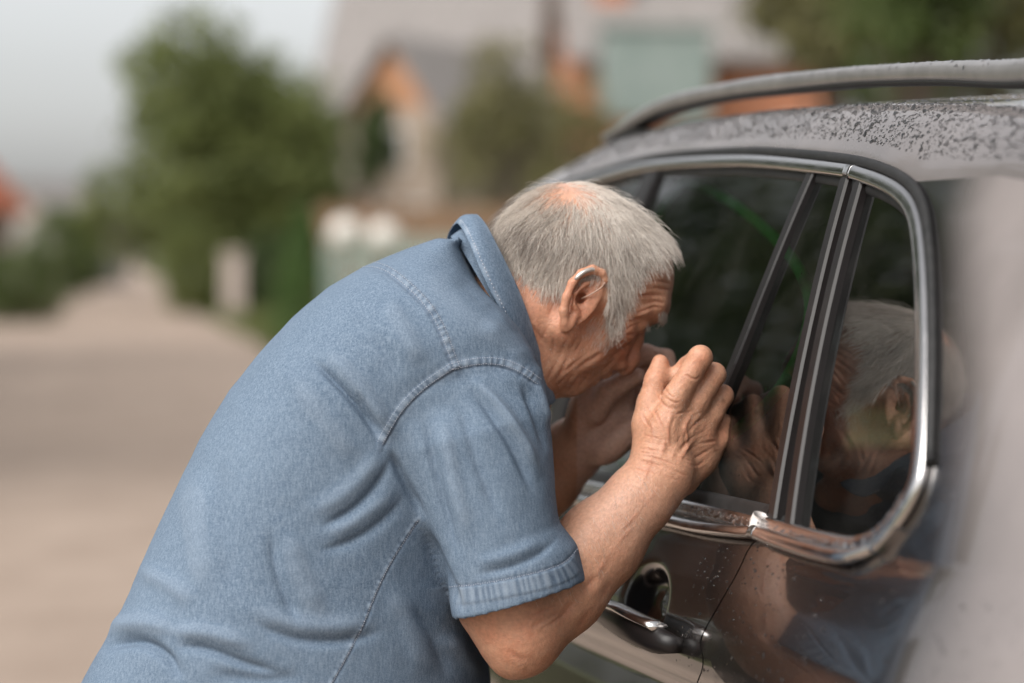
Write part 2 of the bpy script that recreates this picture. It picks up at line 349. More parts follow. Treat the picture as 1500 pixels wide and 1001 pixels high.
    strip('chrome_trim', on_side(low_px), np.interp(np.linspace(0, 1, 100), [0, .3, 1], [.0006, .0075, .0075]), .006, M['chrome'], np.interp(np.linspace(0, 1, 100), [0, .3, 1], [.002, .010, .010])[:, None, None], 100)
    lb = bp.copy(); lb[:, 1] -= .0185; lb[0] = on_side([(1117, 788)])[0]; strip('chrome_trim', lb, .0065, .006, M['chrome'], .008, 160)
    ub = np.concatenate([fwd_top[::-1], top_sz[:14]]); 
    nrm2 = np.gradient(ub, axis=0); nrm2 = np.stack([nrm2[:, 1], -nrm2[:, 0]], 1); nrm2 /= np.linalg.norm(nrm2, axis=1)[:, None]
    cen = A([.5, 1.3]); sg = np.sign(((ub - cen) * nrm2).sum(1))[:, None]
    strip('window_seal', ub + nrm2 * sg * .0125, .0055, .0045, M['rubber'], .0025, 220)
    strip('window_seal', outline[4:4 + 21] - 0, .016, .004, M['rubber'], -.0045, 220)
    strip('window_seal', bp + A([0, .012]), .010, .004, M['rubber'], -.001, 120)
    def on_bar(nm, L, hw, m, th=.004, lift=0.): strip(nm, L, hw, th, m, lift, 30, True, 1)
    on_bar('window_divider', bar1, .0105, M['gloss_black'])
    on_bar('pillar_trim', bar2, .0095, M['gloss_black'], .006); on_bar('pillar_trim', bar3 , .0095, M['gloss_black'], .006)
    on_bar('door_seal', (bar2 + bar3) / 2, .0055, M['rubber'], .002, -.006)
    bp1 = A([(1.10, float(ztrim(1.10)) - .004), (1.115, float(zbelt(1.1)) + zb_off)]); on_bar('pillar_trim', bp1, .035, M['gloss_black'])
    if side == 0:                    # bright end clip between the two trims
        cl = on_side([(1127, 758), (1121, 770), (1117, 786)]); strip('trim_clip', cl, .0062, .008, mat('pale_clip', (.72, .66, .63), .4, 0), .009, 24)

# --- roof skin, edge to edge
ns, nk = 150, 40
s_ = np.linspace(-.75, 2.0, ns)
prof = []
for s in s_:
    z0 = float(zline(s)); o0 = float(side_o(s, z0)); zr = float(zroof(s)); o2 = -.205 + float(plan(s)) * .8; t0 = z0 - float(zbelt(s)); sl = -(.27 + .5 * t0)
    # meet of the two tangents
    k = .085; z1 = (zr - k * (o0 - sl * z0 - o2)) / (1 + k * sl); z1 = min(max(z1, z0 + .008), zr - .001); o1 = o0 + sl * (z1 - z0)
    t = np.linspace(0, 1, 26); b = ((1 - t) ** 2)[:, None] * A([o0, z0]) + (2 * t * (1 - t))[:, None] * A([o1, z1]) + (t ** 2)[:, None] * A([o2, zr])
    oc = np.linspace(o2, -WID / 2, 15)[1:]; half = o2 + WID / 2; zc = zr + .5 * k * half * (1 - ((oc + WID / 2) / half) ** 2)
    h_ = np.concatenate([b, np.stack([oc, zc], 1)]); m_ = h_[:-1][::-1].copy(); m_[:, 0] = -WID - m_[:, 0]
    prof.append(np.concatenate([h_, m_]))
prof = A(prof); nk = prof.shape[1]
ROOFV = CW(np.repeat(s_[:, None], nk, 1), prof[..., 0], prof[..., 1])
rf_ = cp(mk('roof', ROOFV.reshape(-1, 3), grid_faces(ns, nk), M['paint'])); attr(rf_, 'sky_sheen', np.full(ns * nk, .30))  # same painted sky sheen, even over the roof

# --- roof rails
rt = on_plane([(896, 203), (938, 163), (996, 136), (1116, 112), (1260, 97), (1404, 88), (1500, 89)], -.225)
rb = on_plane([(914, 200), (972, 165), (1068, 144), (1260, 124), (1399, 120), (1500, 129)], -.225)
sl_ = np.concatenate([np.linspace(rt[0, 0], -.02, 70), np.linspace(-.04, -.50, 30)])
zt_ = np.interp(sl_, rt[::-1, 0], rt[::-1, 1]); zbm = np.interp(sl_, rb[::-1, 0], rb[::-1, 1])
ft = np.clip((-sl_ - .10) / .38, 0, 1) ** 1.7; zt_ = zt_ - ft * .11 ; zbm = zbm - ft * .10
for _ in range(14):
    zt_[1:-1] = (zt_[:-2] + 2 * zt_[1:-1] + zt_[2:]) / 4; zbm[1:-1] = (zbm[:-2] + 2 * zbm[1:-1] + zbm[2:]) / 4
for side in (0, 1):
    fo = (lambda o: o) if side == 0 else (lambda o: -WID - o)
    a = np.linspace(0, 2 * math.pi, 17)[:-1]; sec = np.stack([np.sign(np.cos(a)) * np.abs(np.cos(a)) ** .6, np.sign(np.sin(a)) * np.abs(np.sin(a)) ** .8], 1)
    V = CW(sl_[:, None], fo(-.225 + .5 * plan(sl_)[:, None] + sec[None, :, 0] * .017), (zt_ + zbm)[:, None] / 2 + sec[None, :, 1] * np.maximum(.006, (zt_ - zbm) / 2)[:, None])
    F = grid_faces(len(sl_), 16, True); fl = [tuple(f) for f in F] + [tuple(range(16)), tuple(range((len(sl_) - 1) * 16, len(sl_) * 16))[::-1]]
    cp(mk('roof_rail', V.reshape(-1, 3), fl, M['rail']))
    V = CW(sl_[:, None], fo(-.225 + .5 * plan(sl_)[:, None] + sec[None, :, 0] * .0145), zbm[:, None] + .001 + sec[None, :, 1] * .0045)
    cp(mk('rail_gasket', V.reshape(-1, 3), fl, M['plastic']))
    for nm, sa, sb in (('rail_foot', -.10, -.47), ('rail_foot', rt[0, 0] - .02, rt[0, 0] - .26)):
        sq = np.linspace(sa, sb, 16) if sa < 1 else np.linspace(sb, sa, 16)
        zhi = np.interp(sq, sl_[::-1], ((zt_ + zbm) / 2)[::-1]); zlo = zroof(sq) - .012
        if sa > 1: zhi = np.minimum(zhi, zlo + .012 + .030 * np.linspace(0, 1, 16))
        V = np.stack([CW(sq, fo(-.225 + .5 * plan(sq) + e), z) for e, z in ((.014, zlo), (.014, zhi), (-.014, zhi), (-.014, zlo))], 1)
        cp(mk('rail_foot', V.reshape(-1, 3), [tuple(f) for f in grid_faces(16, 4, True)] + [(0, 1, 2, 3), (63, 62, 61, 60)], M['plastic'], smooth=False))

# --- door handle on the rear door: dish shell, grip and bright blade
def hc(px, py, lift): s, o, z = solve(A([px], float), A([py], float), side_o); return CW(s, side_o(s, z) + lift, z)[0]
g = [hc(896, 892, .012), hc(915, 893, .030), hc(945, 905, .036), hc(975, 922, .034), hc(992, 938, .020), hc(999, 946, .004)]
gp = smooth_line(g, 26, 2)
T, U, W = frames(gp); a = np.linspace(0, 2 * math.pi, 15)[:-1]
upv = A([0, 0, 1.]); ov = NV
hh = np.interp(np.linspace(0, 1, 26), [0, .2, .6, .9, 1], [.007, .011, .016, .015, .008])
V = gp[:, None] + np.cos(a)[None, :, None] * (.011 * ov) + np.sin(a)[None, :, None] * hh[:, None, None] * upv
ho = mk('door_handle', V.reshape(-1, 3), [tuple(f) for f in grid_faces(26, 14, True)] + [tuple(range(14)), tuple(range(25 * 14, 26 * 14))[::-1]], M['gloss_black'], None); adopt(ho, rear_door)
bl = gp[:-2] + upv * (hh[:-2, None] + .001) + ov * .003
V = bl[:, None] + np.cos(a)[None, :, None] * (.0105 * ov) + np.sin(a)[None, :, None] * (.0048 * upv)
bo = mk('handle_blade', V.reshape(-1, 3), [tuple(f) for f in grid_faces(24, 14, True)] + [tuple(range(14)), tuple(range(23 * 14, 24 * 14))[::-1]], M['chrome']); adopt(bo, rear_door)
# --- ends, underside, wheels, cabin
def plate(name, pts, m, th=.02):
    o = mk(name, pts, [tuple(range(len(pts)))], m, smooth=False); md = o.modifiers.new('t', 'SOLIDIFY'); md.thickness = th; md.offset = 0; return cp(o)
# tailgate: a bowed sheet between the two rear corners
nu, nv = 30, 26; u = np.linspace(0, 1, nu)[:, None]; zz = np.linspace(.36, float(zline(-.75)) + .02, nv)[None, :] + 0 * u
oL = side_o(-.75 + 0 * zz, zz); oo = oL + u * (-WID - 2 * oL); bow = 1 - (2 * u - 1) ** 2; ss = -.75 - .10 * bow - .07 * np.clip((1.0 - zz) / .5, 0, 1) + .05 * np.clip((zz - 1.1) / .35, 0, 1) * bow
cp(mk('tailgate', CW(ss, oo, zz).reshape(-1, 3), grid_faces(nu, nv), M['paint']))
nu = 16; u = np.linspace(.12, .88, nu)[:, None]; zz = np.linspace(1.10, 1.43, 10)[None, :] + 0 * u; oL = side_o(-.75 + 0 * zz, zz); oo = oL + u * (-WID - 2 * oL); bow = 1 - (2 * u - 1) ** 2
cp(mk('rear_window', CW(-.757 - .10 * bow + .05 * np.clip((zz - 1.1) / .35, 0, 1) * bow, oo, zz).reshape(-1, 3), grid_faces(nu, 10), M['gloss_black']))
for e in (-.46, -WID + .46): cp(MB().box(CW(-.815, e, .93), (.36, .10, .14), TH).build('tail_lamp', M['lamp_red'], bevel=.02))
cp(MB().box(CW(-.84, -WID / 2, .45), (1.45, .16, .20), TH).build('rear_bumper', M['plastic'], bevel=.05))
# bonnet, windscreen, nose
nu, nv = 30, 24; u = np.linspace(0, 1, nu)[:, None]; s2 = np.linspace(2.38, 3.38, nv)[None, :] + 0 * u; oL = side_o(s2, zbelt(s2) - .01) - .48 * np.maximum(0, s2 - 2.9) ** 2
zz = zbelt(s2) + zb_off + .02 - .10 * (s2 - 2.38) - .30 * np.maximum(0, s2 - 3.1) ** 2 + .05 * (1 - (2 * u - 1) ** 2)
cp(mk('bonnet', CW(s2, oL + u * (-WID - 2 * oL), zz).reshape(-1, 3), grid_faces(nu, nv)[:, ::-1], M['paint']))
u = np.linspace(0, 1, nu)[:, None]; v = np.linspace(0, 1, 16)[None, :]; s2 = 1.86 + .72 * v + .05 * (1 - (2 * u - 1) ** 2) * v; zz = 1.545 + (zbelt(2.5) + zb_off + .03 - 1.545) * v + 0 * u
oL = side_o(s2, np.minimum(zz, 1.50)) - .03; cp(mk('windscreen', CW(s2, oL + u * (-WID - 2 * oL), zz).reshape(-1, 3), grid_faces(nu, 16), M['clear']))
cp(MB().box(CW(3.36, -WID / 2, .62), (1.50, .22, .52), TH).build('front_bumper', M['paint'], bevel=.08))
cp(MB().box(CW(3.47, -WID / 2, .72), (.9, .03, .16), TH).build('grille', M['plastic'], bevel=.02))
for e in (-.26, -WID + .26): cp(MB().box(CW(3.43, e, .80), (.34, .10, .13), TH).build('head_lamp', M['lamp_clear'], bevel=.03))
cp(MB().box(CW(1.25, -WID / 2, .36), (1.55, 4.0, .10), TH).build('underbody', M['plastic']))
for e in (-.045, -WID + .045): cp(MB().box(CW(1.35, e, .33), (.10, 1.9, .12), TH).build('sill', M['plastic'], bevel=.03))
def wheel(s, o, sgn):
    c = CW(s, o, .345); w = bpy.data.objects.new('wheel', None); COL.objects.link(w); w.location = tuple(c); adopt(w, car)
    a = np.linspace(0, 2 * math.pi, 49)[:-1]
    pr = A([(.23, -.10), (.30, -.115), (.335, -.10), (.345, -.06), (.345, .06), (.335, .10), (.30, .115), (.23, .10)])
    ring = lambda pr: (c + (pr[:, 0][:, None] * np.cos(a))[..., None] * HV + (pr[:, 0][:, None] * np.sin(a))[..., None] * A([0, 0, 1.]) + pr[:, 1][:, None, None] * NV).reshape(-1, 3)
    def par(o_): o_.parent = w; o_.matrix_parent_inverse = (car.matrix_basis @ car.matrix_basis.inverted() @ w.matrix_basis).inverted(); return o_
    par(mk('tyre', ring(pr), grid_faces(8, 48, True), M['tyre']))
    mb = MB(); pr2 = A([(.235, -.09), (.225, .0), (.235, .10), (.215, .10), (.205, .02)]); mb.add(ring(pr2), [tuple(f) for f in grid_faces(5, 48, True)])
    for k in range(5):
        t = k * 2 * math.pi / 5; r_ = lambda q, off: c + q * (math.cos(t + off) * HV + math.sin(t + off) * A([0, 0, 1.])) + sgn * .085 * NV
        mb.tube([r_(.03, 0), r_(.22, .12)], .018, 6); mb.tube([r_(.03, 0), r_(.22, -.12)], .018, 6)
    par(mb.build('rim', M['alloy'], None, True))
for s in (.02, 2.72):
    for o, g_ in ((-.085, 1), (-WID + .085, -1)): wheel(s, o, g_)
for s, o in ((.62, -.45), (.62, -1.0), (.62, -1.42), (1.55, -.48), (1.55, -1.38)):
    m_ = MB().box(CW(s, o, .78), (.48, .16, .62), TH).build('seat_back', M['fabric'], None, True, .05); cp(m_)
    cp(MB().box(CW(s - .02, o, 1.20), (.26, .10, .18), TH).build('head_rest', M['fabric'], None, True, .04))
    cp(MB().box(CW(s + .28, o, .55), (.48, .48, .16), TH).build('seat_cushion', M['fabric'], None, True, .05))
cp(MB().box(CW(2.25, -WID / 2, .90), (1.45, .5, .30), TH).build('dashboard', M['plastic'], bevel=.06))
cp(MB().box(CW(.05, -WID / 2, .92), (1.40, .75, .03), TH).build('parcel_shelf', M['fabric'], bevel=.01))
# headlining below the roof skin, so that the cabin is dark above
V2 = ROOFV[8:-10:4, 14:-14:4] - A([0, 0, .035]); cp(mk('headlining', V2.reshape(-1, 3), grid_faces(V2.shape[0], V2.shape[1])[:, ::-1], M['fabric']))

# --- pop-up sun shade with a green rim, hung inside the rear door window
lp = A([(1003, 267), (1040, 276), (1090, 308), (1140, 352), (1180, 405), (1192, 470), (1150, 570), (1060, 650), (960, 692), (905, 682), (880, 600), (900, 480), (940, 380), (976, 300)], float)
lp = np.roll(smooth_line(np.concatenate([lp, lp[:1]]), 73, 3)[:-1], 5, axis=0)
ssh, _, zsh = solve(lp[:, 0], lp[:, 1], lambda s, z: side_o(s, z) - .05)
cs_, cz_ = ssh.mean(), zsh.mean()
sh = thing('sun_shade', 'dark mesh sun shade with thin green rim behind the rear door window', 'sun shade', CW(cs_, -.10, ZB - .02))
po = CW(ssh, side_o(ssh, zsh) - .05, zsh)
V, F = tube(np.concatenate([po, po[:1]]), .0072, 8, False)
adopt(mk('rim', V, F, noise_col(mat('green_binding', rough=.7), (.03, .50, .08), (.05, .62, .12), 60)), sh)
rr = np.linspace(0, 1, 12)[:, None]; s = cs_ + rr * (ssh - cs_)[None]; z = cz_ + rr * (zsh - cz_)[None]
mm = mat('shade_mesh', (.012, .030, .026), .8); tr = nd(mm, 'ShaderNodeBsdfTransparent'); mx = nd(mm, 'ShaderNodeMixShader'); mx.inputs[0].default_value = .72
out = mm.node_tree.nodes['Material Output']; lk(mm, tr.outputs[0], mx.inputs[1]); lk(mm, bsdf(mm).outputs[0], mx.inputs[2]); lk(mm, mx.outputs[0], out.inputs[0])
adopt(mk('mesh_panel', CW(s, side_o(s, z) - .05, z).reshape(-1, 3), grid_faces(12, 72, True), mm), sh)

# --- rain drops standing on roof, rail, pillar and trims (too many to count)
def drops(name, C, N, rad, flat, m=None):
    n = len(C); N = N / np.linalg.norm(N, axis=1)[:, None]; U = np.cross(N, [.3, .5, .81]); U /= np.linalg.norm(U, axis=1)[:, None]; W = np.cross(N, U)
    a = np.arange(7) * 2 * math.pi / 7
    ang = rng.uniform(0, 6.28, n); el = rng.uniform(.75, 1.25, n)
    ring = []
    for rr_, hh_ in ((1.0, -.05), (.86, .55), (.48, .92)):
        ca, sa = np.cos(a[None] + ang[:, None]) * el[:, None], np.sin(a[None] + ang[:, None]) / el[:, None]
        ring.append(C[:, None] + rad[:, None, None] * (rr_ * (ca[..., None] * U[:, None] + sa[..., None] * W[:, None]) + hh_ * flat * N[:, None]))
    top = C + rad[:, None] * flat * N
    V = np.concatenate([np.concatenate(ring, 1), top[:, None]], 1)
    F = []
    for q in range(2):
        for j in range(7): F += [(q * 7 + j, q * 7 + (j + 1) % 7, (q + 1) * 7 + (j + 1) % 7), (q * 7 + j, (q + 1) * 7 + (j + 1) % 7, (q + 1) * 7 + j)]
    F += [(14 + j, 14 + (j + 1) % 7, 21) for j in range(7)]
    F = (A(F)[None] + (np.arange(n) * 22)[:, None, None]).reshape(-1, 3)
    o = mk(name, V.reshape(-1, 3), F, m or M['water']); tag(o, kind='stuff'); return cp(o)
def scatter_grid(Vg, n, cond=None):
    a, b = Vg.shape[:2]; i = rng.uniform(0, a - 1.001, n); j = rng.uniform(0, b - 1.001, n); ii, jj = i.astype(int), j.astype(int); fi, fj = (i - ii)[:, None], (j - jj)[:, None]
    p00, p10, p01, p11 = Vg[ii, jj], Vg[ii + 1, jj], Vg[ii, jj + 1], Vg[ii + 1, jj + 1]
    p = (p00 * (1 - fi) + p10 * fi) * (1 - fj) + (p01 * (1 - fi) + p11 * fi) * fj
    N = np.cross(p10 - p00, p01 - p00); return p, N
p, N = scatter_grid(ROOFV[20:130, 4:32], 10000); N *= np.sign(N[:, 2])[:, None]
drops('rain_drops', p, N, rng.lognormal(math.log(.0010), .45, len(p)).clip(.0005, .0030), .5)
i = rng.integers(4, 92, 1500); a = rng.uniform(.25, 2.2, 1500)
pr = CW(sl_[i] + rng.uniform(-.012, .012, 1500), -.225 + .5 * plan(sl_[i]) + .017 * np.cos(a) ** 1, ((zt_ + zbm) / 2)[i] + np.sin(a) ** .8 * ((zt_ - zbm) / 2)[i])
drops('rain_drops', pr, np.cos(a)[:, None] * NV + np.sin(a)[:, None] * A([0, 0, 1.]), rng.lognormal(math.log(.0010), .4, 1500).clip(.0005, .0026), .42)
bt = smooth_line(np.concatenate([bot_sz[::-1], top_sz[:13:-1]]), 400, 2); k = rng.integers(0, 399, 1500); e = rng.uniform(-.9, .9, 1500)
pb = CW(bt[k, 0] + rng.uniform(-.001, .001, 1500), side_o(bt[k, 0], bt[k, 1]) + .006 + .0078 * np.sqrt(1 - e ** 2), bt[k, 1] + e * .008)
drops('rain_drops', pb, NV[None] + e[:, None] * A([0, 0, 1.]), rng.lognormal(math.log(.0010), .4, 1500).clip(.0005, .0024), .5)
sd = rng.uniform(-.33, .35, 900); zd = rng.uniform(ZB - .16, ZB - .01, 900); e = 1e-3
drops('rain_drops', CW(sd, side_o(sd, zd), zd), NV[None] + 0 * sd[:, None], rng.lognormal(math.log(.0009), .5, 900).clip(.0004, .0024), .4)
sd = rng.uniform(-.12, .60, 700); zd = rng.uniform(ZB + .0, ZB + .36, 700); okd = in_poly(sd, zd, outline); sd, zd = sd[okd], zd[okd]
drops('rain_drops', CW(sd, side_o(sd, zd) - .010, zd), NV[None] + A([0, 0, .3]) + 0 * sd[:, None], rng.lognormal(math.log(.0008), .4, len(sd)).clip(.0004, .0016), .4)
# ------------------------------------------------------------------ ground, road, verges
RH = math.radians(9.5); RD = A([-math.sin(RH), math.cos(RH), 0]); RN = A([math.cos(RH), math.sin(RH), 0])   # road heading, its right
def RW(l, r, z=0): return RD * l + RN * r + A([0, 0, z])
gm = noise_col(mat('meadow', rough=.95), (.055, .075, .022), (.14, .14, .055), .8, 8, .3, .7, bump=.6, dist=.05)
tag(mk('ground', [(-900, -300, -.012), (900, -300, -.012), (900, 1500, -.012), (-900, 1500, -.012)], [(0, 1, 2, 3)], gm), kind='structure')
rm = mat('gravel_road', rough=.92); noise_col(rm, (.270, .203, .158), (.395, .308, .248), 1.6, 10, .3, .72, bump=.5, dist=.02, rough=.7)
n = 160; l = np.linspace(-60, 420, n); rows = np.linspace(0, 1, 15)
el = -2.75 + .22 * np.sin(l * .21) + .12 * np.sin(l * .63 + 1); er = 2.05 + .18 * np.sin(l * .17 + 2) + .12 * np.sin(l * .71)
rv = el[:, None] + rows[None] * (er - el)[:, None]; zc = .03 * (1 - (2 * rows - 1) ** 2)[None] - .018 * np.exp(-((np.abs(rv) - .95) / .3) ** 2)
tag(mk('road', (RD * l[:, None, None] + RN * rv[..., None] + A([0, 0, 1.]) * (zc + .002)[..., None]).reshape(-1, 3), grid_faces(n, 15)[:, ::-1], rm), kind='structure')
def leafmat(name, c1, c2, tr=.25):
    m = mat(name, rough=.6); noise_col(m, c1, c2, 1.3, 5, .3, .7)
    t = nd(m, 'ShaderNodeBsdfTranslucent'); x = nd(m, 'ShaderNodeMixShader'); x.inputs[0].default_value = tr; o = m.node_tree.nodes['Material Output']
    t.inputs[0].default_value = (*[min(1, c * 1.3) for c in c2], 1)
    lk(m, bsdf(m).outputs[0], x.inputs[1]); lk(m, t.outputs[0], x.inputs[2]); lk(m, x.outputs[0], o.inputs[0]); return m
LM = [leafmat('leaf_dark', (.030, .050, .014), (.075, .110, .030)), leafmat('leaf_mid', (.050, .075, .018), (.115, .150, .040)), leafmat('leaf_olive', (.12, .115, .045), (.24, .22, .10)), leafmat('leaf_bright', (.090, .115, .030), (.180, .205, .062)), leafmat('leaf_thuja', (.060, .115, .026), (.110, .190, .045))]
BARK = noise_col(mat('bark', rough=.9), (.07, .05, .035), (.17, .13, .10), 9, 6, bump=.6, dist=.02, stretch=(1, 1, .2))
def leaf_cloud(C, size, rg, flat=.0):
    n = len(C); a = rg.normal(size=(n, 3)); a[:, 2] *= 1 - flat; a /= np.linalg.norm(a, axis=1)[:, None]; b = np.cross(a, rg.normal(size=(n, 3))); b /= np.linalg.norm(b, axis=1)[:, None]
    s = size * rg.uniform(.6, 1.4, n)[:, None]
    V = np.stack([C - a * s, C + b * s * .5, C + a * s, C - b * s * .5], 1).reshape(-1, 3)
    return V, np.arange(4 * n).reshape(-1, 4)
def tree(name, label, cat, base, top, rx, zlow, nleaf=7000, ls=.11, m=1, seed=1, lobes=14, dens=.55, group=None, cx=0., ry=None, trunk=.16, gap=0.):
    rg = np.random.default_rng(seed); base = A(base, float); ry = ry or rx
    e = thing(name, label, cat, base, group)
    zc, rz = (top + zlow) / 2, (top - zlow) / 2
    lc = []
    for k in range(lobes):
        d = rg.normal(size=3); d /= np.linalg.norm(d); q = rg.uniform(.35, .78)
        w = 1 - .35 * max(0, d[2])                       # narrower towards the top
        lc.append((base[0] + cx + d[0] * rx * q * w, base[1] + d[1] * ry * q * w, zc + d[2] * rz * q * 1.05, rg.uniform(.30, .46)))
    per = nleaf // lobes; P_ = []
    for x, y, z, f in lc:
        nc = max(10, per // 14); d = rg.normal(size=(nc, 3)); d /= np.linalg.norm(d, axis=1)[:, None]; r = rg.uniform(.45, 1.05, nc) ** dens
        cc = A([x, y, z]) + d * r[:, None] * A([rx, ry, rz]) * f
        if gap: cc = cc[rg.random(len(cc)) > gap]
        P_.append((cc[:, None] + rg.normal(size=(len(cc), 14, 3)) * ls * 1.25).reshape(-1, 3))
    V, F = leaf_cloud(np.concatenate(P_), ls, rg); adopt(mk('crown', V, F, LM[m], None, False), e)
    tr = MB(); tp = A([base[0] + cx * .6, base[1], zlow + .55 * (top - zlow)])
    pts = np.stack([base * (1 - t) + tp * t + A([math.sin(5 * t + seed) * .04 * rx, math.cos(4 * t + seed) * .04 * rx, 0]) for t in np.linspace(0, 1, 9)])
    tr.tube(pts, trunk * np.linspace(1.25, .3, 9), 9)
    for x, y, z, f in lc[:9]:
        s_ = pts[3] * .5 + pts[5] * .5 if z > zc else pts[3]; mid = (s_ + A([x, y, z])) / 2 + A([0, 0, .08 * rz])
        tr.tube([s_, mid, (x, y, z)], [trunk * .42, trunk * .25, trunk * .08], 6)
    adopt(tr.build('trunk', BARK, None, True), e); return e
def shrub(name, label, cat, base, w, h, nleaf, ls, m, seed, conical=False, group=None):
    rg = np.random.default_rng(seed); base = A(base, float); e = thing(name, label, cat, base, group)
    n = nleaf // 8; t = rg.uniform(.02, 1, n); ang = rg.uniform(0, 2 * math.pi, n)
    rad = w * ((1 - t) ** .75 * .98 + .05 if conical else np.sqrt(np.maximum(.03, 1 - (2 * t - .85) ** 2 / 1.5))) * rg.uniform(.55, 1.06, n) * (1 + .16 * np.sin(ang * 3 + t * 7))
    c = base + np.stack([np.cos(ang) * rad, np.sin(ang) * rad, .03 + t * h], 1)
    V, F = leaf_cloud((c[:, None] + rg.normal(size=(n, 8, 3)) * ls).reshape(-1, 3), ls, rg); adopt(mk('foliage', V, F, LM[m], None, False), e)
    adopt(MB().tube([base, base + A([0, 0, h * .8])], [.05, .015], 7).build('stem', BARK, None, True), e); return e
def plaster(name, c1, c2): return noise_col(mat(name, rough=.9), c1, c2, 2.2, 6, .3, .7, bump=.2, dist=.01)
BRK = mat('brick_wall', rough=.85); _t = nd(BRK, 'ShaderNodeTexCoord'); _b = nd(BRK, 'ShaderNodeTexBrick'); _b.inputs['Scale'].default_value = 4.2
_b.inputs['Color1'].default_value = (.40, .135, .065, 1); _b.inputs['Color2'].default_value = (.52, .20, .10, 1); _b.inputs['Mortar'].default_value = (.42, .30, .24, 1); _b.inputs['Mortar Size'].default_value = .012
_mp = nd(BRK, 'ShaderNodeMapping'); _mp.inputs['Rotation'].default_value = (math.pi / 2, 0, 0); lk(BRK, _t.outputs['Object'], _mp.inputs[0]); lk(BRK, _mp.outputs[0], _b.inputs[0]); lk(BRK, _b.outputs[0], bsdf(BRK).inputs[0])
WALL = {'beige': plaster('plaster_beige', (.30, .235, .185), (.40, .325, .265)), 'white': plaster('plaster_white', (.36, .315, .285), (.46, .42, .39)), 'brick': BRK, 'grey': plaster('block_grey', (.30, .27, .25), (.42, .38, .35))}
def corr(name, c1, c2): return noise_col(mat(name, rough=.7), c1, c2, 3.5, 6, .3, .7)
ROOF = {'grey': corr('slate_sheet', (.19, .172, .162), (.28, .255, .24)), 'red': corr('red_tile', (.34, .10, .055), (.46, .16, .085)), 'dark': corr('dark_sheet', (.10, .09, .085), (.17, .15, .14))}
WOOD = noise_col(mat('gable_boards', rough=.8), (.36, .17, .09), (.50, .26, .14), 4, 6, stretch=(8, 8, .6))
FRAME = mat('window_frame_white', (.72, .70, .67), .5); PANE = mat('house_pane', (.03, .035, .04), .06, 0, **{'Coat Weight': 1.0})
def house(name, label, c, w, d, hw, hr, rz, wall, roof, gable=None, wins=(), chim=None, over=.35):
    """ridge along the local x axis; +-y are the eave sides, +-x the gables"""
    c = A(c, float); e = thing(name, label, 'house', c); cs, sn = math.cos(rz), math.sin(rz); X = A([cs, sn, 0]); Y = A([-sn, cs, 0]); Z = A([0, 0, 1.])
    L = lambda x, y, z: c + X * x + Y * y + Z * z
    b = MB(); b.add([L(x, y, z) for z in (0, hw) for x, y in ((-w / 2, -d / 2), (w / 2, -d / 2), (w / 2, d / 2), (-w / 2, d / 2))], [(0, 1, 5, 4), (1, 2, 6, 5), (2, 3, 7, 6), (3, 0, 4, 7), (4, 5, 6, 7)])
    adopt(b.build('wall', wall), e)
    for s in (-1, 1):
        p = [L(s * w / 2, -d / 2, hw), L(s * w / 2, d / 2, hw), L(s * w / 2, 0, hw + hr)]; q = [v + X * s * .02 for v in p] + [v - X * s * .2 for v in p]
        adopt(MB().add(q, [(0, 1, 2), (5, 4, 3), (0, 3, 4, 1), (1, 4, 5, 2), (2, 5, 3, 0)]).build('gable', gable or wall), e)
        k = hr / (d / 2); y0 = s * (d / 2 + over); z0 = hw - k * over
        u = np.linspace(-w / 2 - over, w / 2 + over, max(8, int(w / .12)) + 1); rip = .025 * np.cos(np.arange(len(u)) * math.pi)      # folded sheets
        V = np.concatenate([[L(x, y0, z0 + .06 + r) for x, r in zip(u, rip)], [L(x, 0, hw + hr + .06 + r) for x, r in zip(u, rip)], [L(x, y0, z0 - .08) for x in u], [L(x, 0, hw + hr - .08) for x in u]]); m = len(u)
        F = [(i, i + 1, m + i + 1, m + i) for i in range(m - 1)] + [(2 * m + i, 3 * m + i, 3 * m + i + 1, 2 * m + i + 1) for i in range(m - 1)] + [(i, 2 * m + i, 2 * m + i + 1, i + 1) for i in range(m - 1)] + [(0, m, 3 * m, 2 * m), (m - 1, 3 * m - 1, 4 * m - 1, 2 * m - 1)]
        adopt(MB().add(V, F).build('roof', roof), e)
    for face, along, z, ww, wh in wins:
        cx, nn = {'-y': (L(along, -d / 2, z), -Y), '+y': (L(along, d / 2, z), Y), '-x': (L(-w / 2, along, z), -X), '+x': (L(w / 2, along, z), X)}[face]
        ang = rz if face[1] == 'y' else rz + math.pi / 2
        fr = MB()
        for dx, dz, sx, sz in ((0, wh / 2, ww + .12, .08), (0, -wh / 2, ww + .2, .08), (-ww / 2, 0, .08, wh), (ww / 2, 0, .08, wh), (0, 0, .05, wh)):
            t_ = A([math.cos(ang), math.sin(ang), 0]); fr.box(cx + nn * .05 + t_ * dx + Z * dz, (sx, .10, sz), ang)
        wn = adopt(fr.build('window', FRAME), e)
        pn = MB().box(cx + nn * .02, (ww, .03, wh), ang).build('pane', PANE); pn.parent = wn; pn.matrix_parent_inverse = e.matrix_basis.inverted() @ e.matrix_basis
    if chim is not None:
        x, y, zt = chim; adopt(MB().box(L(x, y, (hw + zt) / 2), (.62, .62, zt - hw), rz).box(L(x, y, zt + .05), (.74, .74, .12), rz).build('chimney', BRK), e)
    return e
